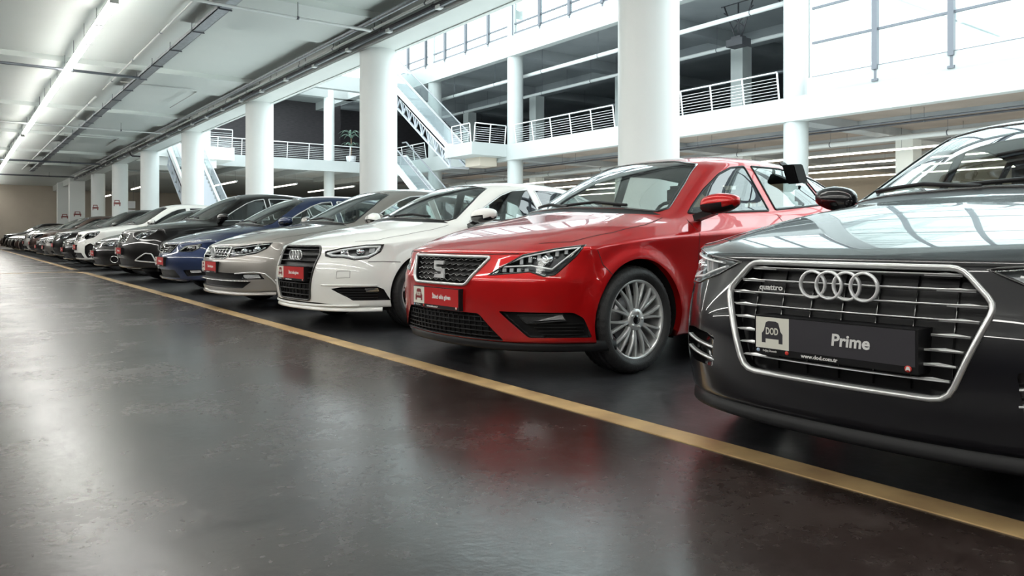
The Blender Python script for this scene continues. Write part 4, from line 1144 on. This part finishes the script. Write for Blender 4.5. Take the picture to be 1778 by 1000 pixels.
def common(c, sides, sedan=False, gm=M_CARGLASS, full=True, trim_m=M_BLACKP, mirror_x=1.50, mirror_m=None, cab=True):
    ws = warp(c, F0, WS); sd = [warp(c, SL, roundpoly(p, .012, 2)) for p in sides]
    rw = [(-.46,1.30),(.46,1.30),(.58,1.12),(-.58,1.12)]
    glasshouse(c, ws, sd, warp(c, F0, rw) if full else None, gm, trim_m)
    c.panel('cowl_panel', F0, warp(c, F0, COWL), M_BLACKP, xr=(interp(c.wxm,.85), interp(c.wxm,1.38)))
    if full: wipers(c, 0, interp(c.wzm, 1.03))
    X = lambda x: interp(c.wxm, x); Z = lambda z: interp(c.wzm, z); ls = []
    for v in (SL,SR):
        ls += [(v,[(X(1.44),Z(.28)),(X(1.42),Z(.60)),(X(1.44),Z(.93))]),(v,[(X(2.46),Z(.28)),(X(2.45),Z(.98))]),(v,[(X(1.44),Z(.275)),(X(2.9),Z(.265))])]
    for q in (-1,1): ls.append((TOP,[(X(.33),q*.60*c.ky),(X(.47),q*.735*c.ky),(X(.75),q*.78*c.ky),(X(1.05),q*.775*c.ky),(X(1.27),q*.73*c.ky)]))
    c.seams(ls)
    c.body()
    if full:
        for q in (-1,1):
            for x, z in ((2.28,.865),(3.12,.885)):
                x, z = X(x), Z(z); p = c.hit(View(90,q), x, z); mb = MB(); mb.tube([(x-.10,p.y,z-.002),(x-.08,p.y+q*.03,z),(x+.07,p.y+q*.03,z+.004),(x+.09,p.y,z+.003)], .012, 8); c.local(mb, 'door_handle', c.paint)
    c.mirror(X(mirror_x), Z(1.035), .86*c.ky, m=mirror_m)
    if cab: c.cabin(X(1.28), Z(1.46)-1.46+.0, Z(.96))
def rings(c, yc, z, R, sp, parent, m=M_EMBLEM, tube=.0085):
    x = min(c.hit(F0, yc+q, z).x for q in (-.1,0,.1)) - .012
    for k in range(4):
        mb = MB(); y = yc + (k-1.5)*sp; r = R - tube/2
        mb.lathe([(r-tube/2,.004),(r-tube/2,-.004),(r-tube/5,-.008),(r+tube/5,-.008),(r+tube/2,-.004),(r+tube/2,.004),(r-tube/2,.004)], (x + (.003 if k%2 else 0),y,z), 'x', 40)
        c.local(mb, 'ring_emblem', m, parent)

# ================================================================ black sedan, nearest
def build_a4():
    wx = [(0,0),(.87,.90),(1.10,1.24),(1.36,1.52),(1.88,2.05),(2.75,2.88),(3.52,3.66),(4.66,4.74)]
    fr = dict(y=[0,.36,.62,.78,.86,.90], dx=[0,.025,.10,.26,.42,.56], rows=[(.62,.045),(.50,.015),(.36,.01),(.215,.05),(.20,.32)])
    cap = [list(r) for r in SEDAN]
    cap[0] = [(.09,0,.748),(.11,.34,.747),(.17,.58,.745),(.30,.73,.765),(.42,.81,.785),(.50,.865,.79)]
    cap[1] = [(.24,0,.80),(.25,.34,.802),(.31,.58,.808),(.42,.72,.806),(.52,.81,.805),(.60,.875,.80)]
    cap[2] = [(.52,0,.868),(.53,.34,.868),(.57,.58,.868),(.64,.72,.856),(.72,.81,.84),(.80,.887,.81)]
    c = Car('car', 'glossy black sedan with wide octagonal chrome grille, closest to the camera', 2.205, 1.335, 1.5, P_BLACK, half_w=.921, screase=.7, wx=wx, length=4.73, level=3, wheel=(.90,3.72,.325), cap=cap, front=fr, rear=SREAR, arch=.368)
    for sd in (-1,1):
        poly = [(.405,.728),(.60,.748),(.80,.768),(.975,.772),(.985,.70),(.93,.650),(.80,.632),(.64,.640),(.50,.680)]
        leds = [(.60+.055*i,.700+.004*i,.022,.045,.02) for i in range(6)]
        c.headlight(sd, 35, poly, inner=mat('lamp_inside_bright', (.50,.52,.53), .22, .5), drl=[([(.48,.708),(.62,.668),(.80,.652),(.93,.668)],.010,.012),([(.50,.722),(.74,.742),(.95,.755)],.008,.010)], leds=leds, projector=[(.70,.70,.026),(.84,.705,.026)])
    gp = [(-.345,.729),(.345,.729),(.437,.628),(.335,.356),(-.335,.356),(-.437,.628)]
    gp = roundpoly(gp, [.03,.03,.03,.045,.045,.03])
    g = c.recess('grille', F0, gp, .05, M_BLACKP, xr=(-1,.6))
    def hw(z): return .345+(.092)*(.729-z)/.101 if z > .628 else .335+.102*(z-.356)/.272
    for k in range(8):
        z = .7075-.0426*k; h = hw(z)-.018; segs = [(-h,h)]
        if k == 3: segs = [(-h,h)]
        if 4 <= k <= 6: segs = [(-h,-.285),(.285,h)]
        for a,b in segs:
            mb = MB(); c.sweep(F0, [(a,z),(b,z)], .0055, .016, M_SATIN, '', inset=.014, mb=mb, step=.04)
            for e, q in ((-h,1),(h,-1)):
                if a <= e <= b:                     # wedge shaped blade ends
                    P = [c.hit(F0, e+q*t, z)+Vector((.004,0,0)) for t in (.0,.045,.10)]
                    mb.bm.faces.new([mb.bm.verts.new(p+Vector((o,0,w_))) for p,w_,o in ((P[0],-.003,0),(P[2],-.0028,0),(P[2],.003,0),(P[1],.0085,.004),(P[0],.004,0))][::q])
            c.local(mb, 'grille_bar', M_SATIN, g)
    mb = MB()
    for i in range(7): a = -.33+.11*i; c.sweep(F0, [(a,.37),(a,min(.72,.70))], .005, .004, M_GLOSSB, '', inset=.044, mb=mb, step=.08)
    c.local(mb, 'grille_rib', M_BLACKP, g)
    c.sweep(F0, gp, .017, .014, M_SATIN, 'chrome_frame', closed=True, parent=g)
    rings(c, 0, .664, .0475, .0575, g, tube=.0088)
    x = c.hit(F0, .25, .645).x - .002
    t = c.text('quattro', .026, .25, .645, x, M_PRINT, g, width=.09, bold=.0006, name='badge_lettering')
    c.plate(.492, 'black')
    for sd in (-1,1):
        v = View(40, sd)
        fp = [(.43,.455),(.60,.47),(.70,.46),(.70,.37),(.60,.34),(.45,.335)]
        fg = c.recess('side_intake', v, roundpoly(fp,.015,2), .05, M_GLOSSB, xr=(-1,.9))
        for z in (.375,.42): c.sweep(v, [(.44,z-.012),(.56,z),(.67,z+.012)], .009, .012, M_SATIN, 'intake_blade', inset=.01, parent=fg)
    c.seams([(F0,[(-.58,.741),(-.35,.738),(0,.737),(.35,.738),(.58,.741)])])
    # hood folds
    common(c, SSIDE, True, full=True, mirror_x=1.70)
    c.lip('front_spoiler', .225, .235, .170, .0, M_BLACKP, amax=58)
    c.wheels('five')
    return c
A4 = build_a4()

# ================================================================ white hatch-like car behind the red one
def build_a3():
    fr = dict(y=[0,.35,.60,.76,.85,.893], dx=[0,.03,.11,.25,.40,.55], rows=[(.62,.035),(.50,.0),(.36,.0),(.215,.03),(.20,.30)])
    c = Car('car', 'white car with tall dark grille and four ring emblem beside the red hatchback', 2.45, 6.72, 5, P_WHITE, half_w=.89, length=4.31, level=3, wheel=(.86,3.49,.317), cap=SEDAN, rear=SREAR, front=fr, wx=[(0,0),(3.25,3.18),(4.66,4.46)], wz=[(0,0),(.735,.735),(1.0,.985),(1.46,1.42)], arch=.358)
    for sd in (-1,1):
        poly = [(.415,.690),(.60,.722),(.80,.748),(.945,.752),(.92,.69),(.83,.632),(.72,.622),(.62,.640),(.50,.640),(.43,.652)]
        c.headlight(sd, 35, poly, inner=M_LAMPCH if False else mat('lamp_inside_grey', (.22,.22,.22), .3, .4), drl=[([(.44,.672),(.60,.706),(.80,.732),(.915,.738),(.88,.68),(.82,.648),(.73,.640),(.62,.655),(.50,.656),(.44,.672)],.020,.014)],
            leds=[(.84,.70,.05,.04,.03)], projector=[(.60,.68,.028),(.74,.69,.030)])
    gp = roundpoly([(-.335,.735),(.335,.735),(.375,.67),(.29,.262),(-.29,.262),(-.375,.67)], [.03,.03,.03,.04,.04,.03])
    g = c.recess('grille', F0, gp, .04, M_BLACKP, xr=(-1,.6))
    mb = MB()
    for k in range(9):
        z = .700-.049*k; h = (.375-.085*(.67-z)/.408 if z < .67 else .36)-.015; c.sweep(F0, [(-h,z),(h,z)], .012, .014, M_BLACKP, '', inset=.016, mb=mb, step=.05)
    for i in range(9): a = -.28+.07*i; c.sweep(F0, [(a,.285),(a,.42)], .008, .01, M_BLACKP, '', inset=.018, mb=mb, step=.05)
    c.local(mb, 'grille_bar', mat('grille_grey', (.07,.07,.07), .35, .3), g)
    c.sweep(F0, gp, .020, .010, mat('frame_dark', (.09,.09,.09), .25, .8), 'grille_frame', closed=True, parent=g)
    rings(c, 0, .655, .045, .055, g)
    c.plate(.495, 'red')
    for sd in (-1,1):
        v = View(38, sd); fp = [(.50,.372),(.60,.388),(.90,.392),(.95,.37),(1.00,.275),(.70,.275),(.66,.30)]
        fg = c.recess('side_intake', v, roundpoly(fp,.008,2), .04, M_BLACKP, xr=(-1,.9))
        mb = MB()
        for k in range(4): c.sweep(v, [(.55+.03*k,.365-.022*k),(.90,.365-.022*k)], .006, .008, M_BLACKP, '', inset=.008, mb=mb, step=.05)
        c.local(mb, 'intake_slat', M_GLOSSB, fg)
        mb = MB(); q = [c.hit(v,a,b)-v.D*.01 for a,b in ((.80,.378),(.90,.380),(.91,.352),(.81,.350))]; mb.prism(q, -v.D*.015); c.local(mb, 'fog_lamp', M_LAMPCH, fg)
        c.sweep(v, [(.40,.402),(.65,.405),(.90,.402)], .012, .008, c.paint, 'bumper_crease')
        mb = MB(); c.seam(mb, v, [(.56,.525),(.68,.53),(.68,.47),(.555,.465),(.56,.525)], .003); c.local(mb, 'towing_cover_gap', M_VOID, recalc=False)
    c.seams([(v_,[(.34,.605),(.45,.607),(.60,.60)]) for v_ in (SL,SR)])
    c.sweep(F0, [(-.74,.232),(-.4,.225),(0,.222),(.4,.225),(.74,.232)], .016, .014, P_WHITE, 'bumper_lip', inset=0)
    c.recess('lower_intake', F0, roundpoly([(-.40,.246),(.40,.246),(.62,.234),(-.62,.234)],.004,1), .03, M_BLACKP, xr=(-1,.5))
    common(c, SSIDE, trim_m=M_SATIN)
    c.lip('front_spoiler', .23, .22, .178, .004, P_WHITE, amax=50)
    c.wheels('five')
    return c
A3 = build_a3()

# ================================================================ beige silver sedan
def build_passat():
    fr = dict(y=[0,.36,.62,.77,.85,.895], dx=[0,.025,.09,.23,.38,.53], rows=[(.62,.03),(.50,.0),(.36,.0),(.215,.02),(.20,.30)])
    c = Car('car', 'beige silver sedan with dark chrome striped grille between the blue and white cars', 2.37, 9.13, 1.5, P_BEIGE, half_w=.916, length=4.72, level=3, wheel=(.86,3.65,.325), cap=SEDAN, rear=SREAR, front=fr, wx=[(0,0),(.87,.86),(1.10,1.2),(1.36,1.46),(1.88,2.0),(2.75,2.88),(4.66,4.72)], wz=[(0,0),(1.0,.99),(1.46,1.47)], arch=.366)
    for sd in (-1,1):
        v = 30; poly = [(.44,.700),(.60,.716),(.78,.740),(.93,.752),(.89,.69),(.80,.636),(.66,.612),(.44,.590)]
        c.headlight(sd, v, poly, drl=[([(.46,.692),(.62,.702),(.80,.728),(.90,.738)],.007,.01),([(.46,.605),(.66,.626),(.80,.655),(.87,.70)],.006,.012)],
            leds=[(.50+.05*i,.640+.006*i,.024,.02,.02) for i in range(6)]+[(.47,.648,.02,.05,.004)], projector=[(.62,.665,.026),(.77,.685,.028)])
    gp = roundpoly([(-.43,.700),(.43,.700),(.43,.592),(.36,.572),(-.36,.572),(-.43,.592)], .012)
    g = c.recess('grille', F0, gp, .035, M_GLOSSB, xr=(-1,.5))
    for z in (.605,.637,.669,.696):
        mb = MB(); c.sweep(F0, [(-.425,z),(.425,z)], .006, .014, M_CHROME, '', inset=.012, mb=mb, step=.05); c.local(mb, 'grille_bar', M_CHROME, g)
    mb = MB()
    for i in range(11): a = -.40+.08*i; c.sweep(F0, [(a,.60),(a,.695)], .005, .012, M_CHROME, '', inset=.014, mb=mb, step=.04)
    c.local(mb, 'grille_rib', M_SATIN, g)
    c.sweep(F0, gp, .010, .008, M_CHROME, 'chrome_frame', closed=True, parent=g)
    x = c.hit(F0,0,.64).x-.008; z = .640; mb = MB(); mb.lathe([(.056,.004),(.056,-.006),(.064,-.008),(.066,.004)], (x,0,z), 'x', 36)
    def st(a, b): mb.bar((x-.002,-a[0],z+a[1]), (x-.002,-b[0],z+b[1]), .009, .010)
    st((-.026,.050),(0,.006)); st((.026,.050),(0,.006)); st((-.046,.028),(-.022,-.048)); st((-.022,-.048),(0,-.004)); st((0,-.004),(.022,-.048)); st((.022,-.048),(.046,.028))
    c.local(mb, 'emblem', M_EMBLEM, g)
    c.plate(.478, 'red')
    ip = roundpoly([(-.60,.420),(.60,.420),(.68,.400),(.70,.345),(-.70,.345),(-.68,.400)], .01)
    ig = c.recess('upper_intake', F0, ip, .04, M_BLACKP, xr=(-1,.6))
    ip = roundpoly([(-.76,.328),(.76,.328),(.68,.255),(-.68,.255)], .01)
    ig2 = c.recess('lower_intake', F0, ip, .04, M_BLACKP, xr=(-1,.6))
    c.sweep(F0, [(-.74,.334),(0,.334),(.74,.334)], .010, .012, M_CHROME, 'chrome_strip', parent=ig2)
    for sd in (-1,1):
        v = View(30, sd); fp = roundpoly([(.63,.412),(.86,.415),(.90,.355),(.64,.348)], .01)
        fg = c.recess('fog_lamp_pocket', v, fp, .03, M_GLOSSB, xr=(-1,.8))
        mb = MB(); q = [c.hit(v,a,b)-v.D*.01 for a,b in ((.68,.402),(.84,.405),(.86,.366),(.66,.362))]; mb.prism(q, -v.D*.015); c.local(mb, 'fog_lamp', M_LAMPCH, fg)
        c.sweep(v, [(.57,.415),(.80,.432),(.90,.415),(.96,.35),(1.02,.27)], .014, .010, M_SATIN, 'chrome_bracket')
    common(c, SSIDE, trim_m=M_SATIN)
    c.lip('front_spoiler', .23, .22, .175, .004, P_BEIGE, amax=52)
    c.wheels('five')
    return c
PASSAT = build_passat()

# ================================================================ generic front for the cars farther down the row
def kit(lab, Xn, Yc, th, pm, suv=False, level=2, lamp=None, grille=None, intake=None, fog='rect', plate=True, bright=True, far=False, group=None, gm=M_CARDARK, logo=True, bars=3, frame=M_CHROME, hoodline=False):
    if suv: wz = [(0,0),(.2,.25),(.50,.60),(.735,.93),(1.0,1.13),(1.46,1.68)]; wr, ar = .36, .41
    else: wz = [(0,0),(1.0,1.0),(1.46,1.48)]; wr, ar = .32, .362
    c = Car('car', lab, Xn, Yc, th, pm, half_w=.925 if suv else .90, wx=[(0,0),(4.28,4.45)] if suv else [(0,0),(4.28,4.3)], wz=wz, length=4.45 if suv else 4.3, level=level, wheel=(.90,3.55,wr), arch=ar, group=group)
    W = lambda poly: [(a, interp(c.wzm, b)) for a,b in poly]
    lamp = lamp or [(.44,.640),(.62,.712),(.80,.742),(.94,.757),(.90,.70),(.80,.640),(.62,.612)]
    for sd in (-1,1):
        ip = W(lamp); cx = sum(p[0] for p in ip)/len(ip); cz = sum(p[1] for p in ip)/len(ip); sh = [(cx+(a-cx)*.82, cz+(b-cz)*.72) for a,b in ip]
        k = max(2, len(sh)-2)
        c.headlight(sd, 35, ip, inner=M_LAMPCH if bright else M_LAMPIN, drl=[(sh[:k],.010,.012)] if not far else [(sh[:3],.014,.006)], leds=[] if far else [(cx+(i-1)*.07,cz,.04,.035,.03) for i in range(3)], projector=None if far else [(cx-.04,cz,.03)])
    gr = roundpoly(W(grille or [(-.40,.69),(.40,.69),(.34,.585),(-.34,.585)]), .02, 2)
    g = c.recess('grille', F0, gr, .03, M_GLOSSB, xr=(-1,.6)); z0, z1 = min(p[1] for p in gr), max(p[1] for p in gr); hw = max(p[0] for p in gr)
    for k in range(bars):
        z = z0+(z1-z0)*(k+1)/(bars+1); c.sweep(F0, [(-hw*.86,z),(hw*.86,z)], .010, .012, frame, 'grille_bar', inset=.01, step=.08, parent=g)
    c.sweep(F0, gr, .014, .010, frame, 'grille_frame', closed=True, parent=g, step=.05)
    if logo:
        x = c.hit(F0,0,(z0+z1)/2).x-.01; c.local(MB().lathe([(.0,-.006),(.045,-.008),(.058,-.004),(.060,.004)], (x,0,(z0+z1)/2), 'x', 20), 'round_emblem', M_CHROME, g)
    it = roundpoly(W(intake or [(-.50,.36),(.50,.36),(.58,.25),(-.58,.25)]), .02, 2)
    ig = c.recess('lower_intake', F0, it, .04, M_BLACKP, xr=(-1,.6))
    for sd in (-1,1):
        v = View(35, sd)
        if fog == 'chrome':
            p = W([(.60,.33),(.80,.44),(.90,.43),(.97,.30)]); f = c.recess('fog_lamp_pocket', v, roundpoly(p,.015,2), .03, M_BLACKP, xr=(-1,.9)); c.sweep(v, roundpoly(p,.015,2), .022, .012, M_SATIN, 'chrome_bezel', closed=True, parent=f)
        elif fog == 'round':
            cc = (.80, interp(c.wzm,.35)); p = [(cc[0]+.075*math.cos(2*PI*i/14), cc[1]+.068*math.sin(2*PI*i/14)) for i in range(14)]; f = c.recess('fog_lamp_pocket', v, p, .03, M_BLACKP, xr=(-1,.9)); c.sweep(v, p, .014, .012, M_CHROME, 'chrome_bezel', closed=True, parent=f)
        elif fog == 'big':
            p = W([(.60,.50),(.74,.55),(.86,.50),(.90,.36),(.84,.27),(.66,.25),(.60,.34)]); f = c.recess('fog_lamp_pocket', v, roundpoly(p,.03,2), .04, M_BLACKP, xr=(-1,.9))
            q = [(.75+.04*math.cos(2*PI*i/10), interp(c.wzm,.33)+.04*math.sin(2*PI*i/10)) for i in range(10)]; c.sweep(v, q, .012, .012, M_CHROME, 'fog_lamp', closed=True, parent=f)
        else:
            p = W([(.62,.36),(.88,.37),(.94,.29),(.68,.27)]); f = c.recess('fog_lamp_pocket', v, roundpoly(p,.01,1), .03, M_BLACKP, xr=(-1,.9))
            if f:
                mb = MB(); q = [c.hit(v,a,b)-v.D*.008 for a,b in W([(.72,.352),(.86,.358),(.87,.325),(.73,.320)])]; mb.prism(q, -v.D*.015); c.local(mb, 'fog_lamp', M_LAMPCH, f)
    if plate: c.plate(interp(c.wzm,.47), 'red', detail=not far)
    if hoodline:
        for sd in (-1,1): c.sweep(View(35,sd), [(.46,.715),(.62,.745),(.80,.768),(.95,.78)], .012, .008, M_CHROME, 'chrome_strip')
    common(c, HSIDE, gm=gm, full=not far, trim_m=M_SATIN if not far else M_GLOSSB, cab=not far)
    c.sweep(F0, W([(-.62,.212),(0,.206),(.62,.212)]), .018, .010, M_SATIN if suv else pm, 'bumper_lip')
    c.wheels('five', detail=False)
    return c
kit('dark blue hatchback with chrome brow over dark headlights', 2.37, 11.78, 0, P_BLUE, level=3, lamp=[(.50,.612),(.62,.690),(.74,.705),(.86,.722),(.83,.66),(.74,.615)], bright=False, grille=[(-.46,.71),(.46,.71),(.36,.60),(-.36,.60)], hoodline=True, gm=M_CARGLASS, frame=M_GLOSSB)
kit('tall black crossover with bright headlights and chrome framed fog lamps', 2.38, 15.25, 1, P_DARK, suv=True, level=3, lamp=[(.52,.640),(.66,.700),(.82,.742),(1.0,.79),(.95,.72),(.80,.655),(.62,.615)], fog='chrome', gm=M_CARDARK)
kit('black hatchback with round chrome ringed fog lamps past the black crossover', 2.36, 18.3, 0, P_DARK, fog='round')
kit('white crossover with big black pockets in its bumper', 2.36, 21.3, 0, P_WHITE, suv=True, fog='big', bright=False)
FAR = [(23.95,P_DARK,0,'black car parked just past the white crossover'),(26.5,P_DARK,1,'black crossover second past the white crossover'),(29.6,P_GREY,0,'dark grey car third past the white crossover'),
 (32.3,P_DARK,0,'black car fourth past the white crossover'),(35.2,P_BROWN,1,'dark brown crossover two cars before the far silver one'),(38.4,P_SILVER,1,'far silver crossover, the only pale one near the end of the row'),
 (41.3,P_DARK,0,'black car directly behind the far silver one'),(44.2,P_BROWN,0,'dark brown car second behind the far silver one'),(47.4,P_DARK,0,'black car third behind the far silver one'),
 (50.2,P_GREY,0,'grey car close to the end of the row'),(53.2,P_DARK,0,'black car next to last group at the end of the row'),(56.2,P_DARK,1,'last but one dark crossover at the end of the row'),(59.2,P_BROWN,0,'very last dark car at the end of the row')]
for y, pm, suv, lab in FAR:
    kit(lab, 2.36, y, 0, pm, suv=bool(suv), far=True, fog='rect', plate=y < 40, bright=y in (29.6,38.4) or pm is P_DARK)
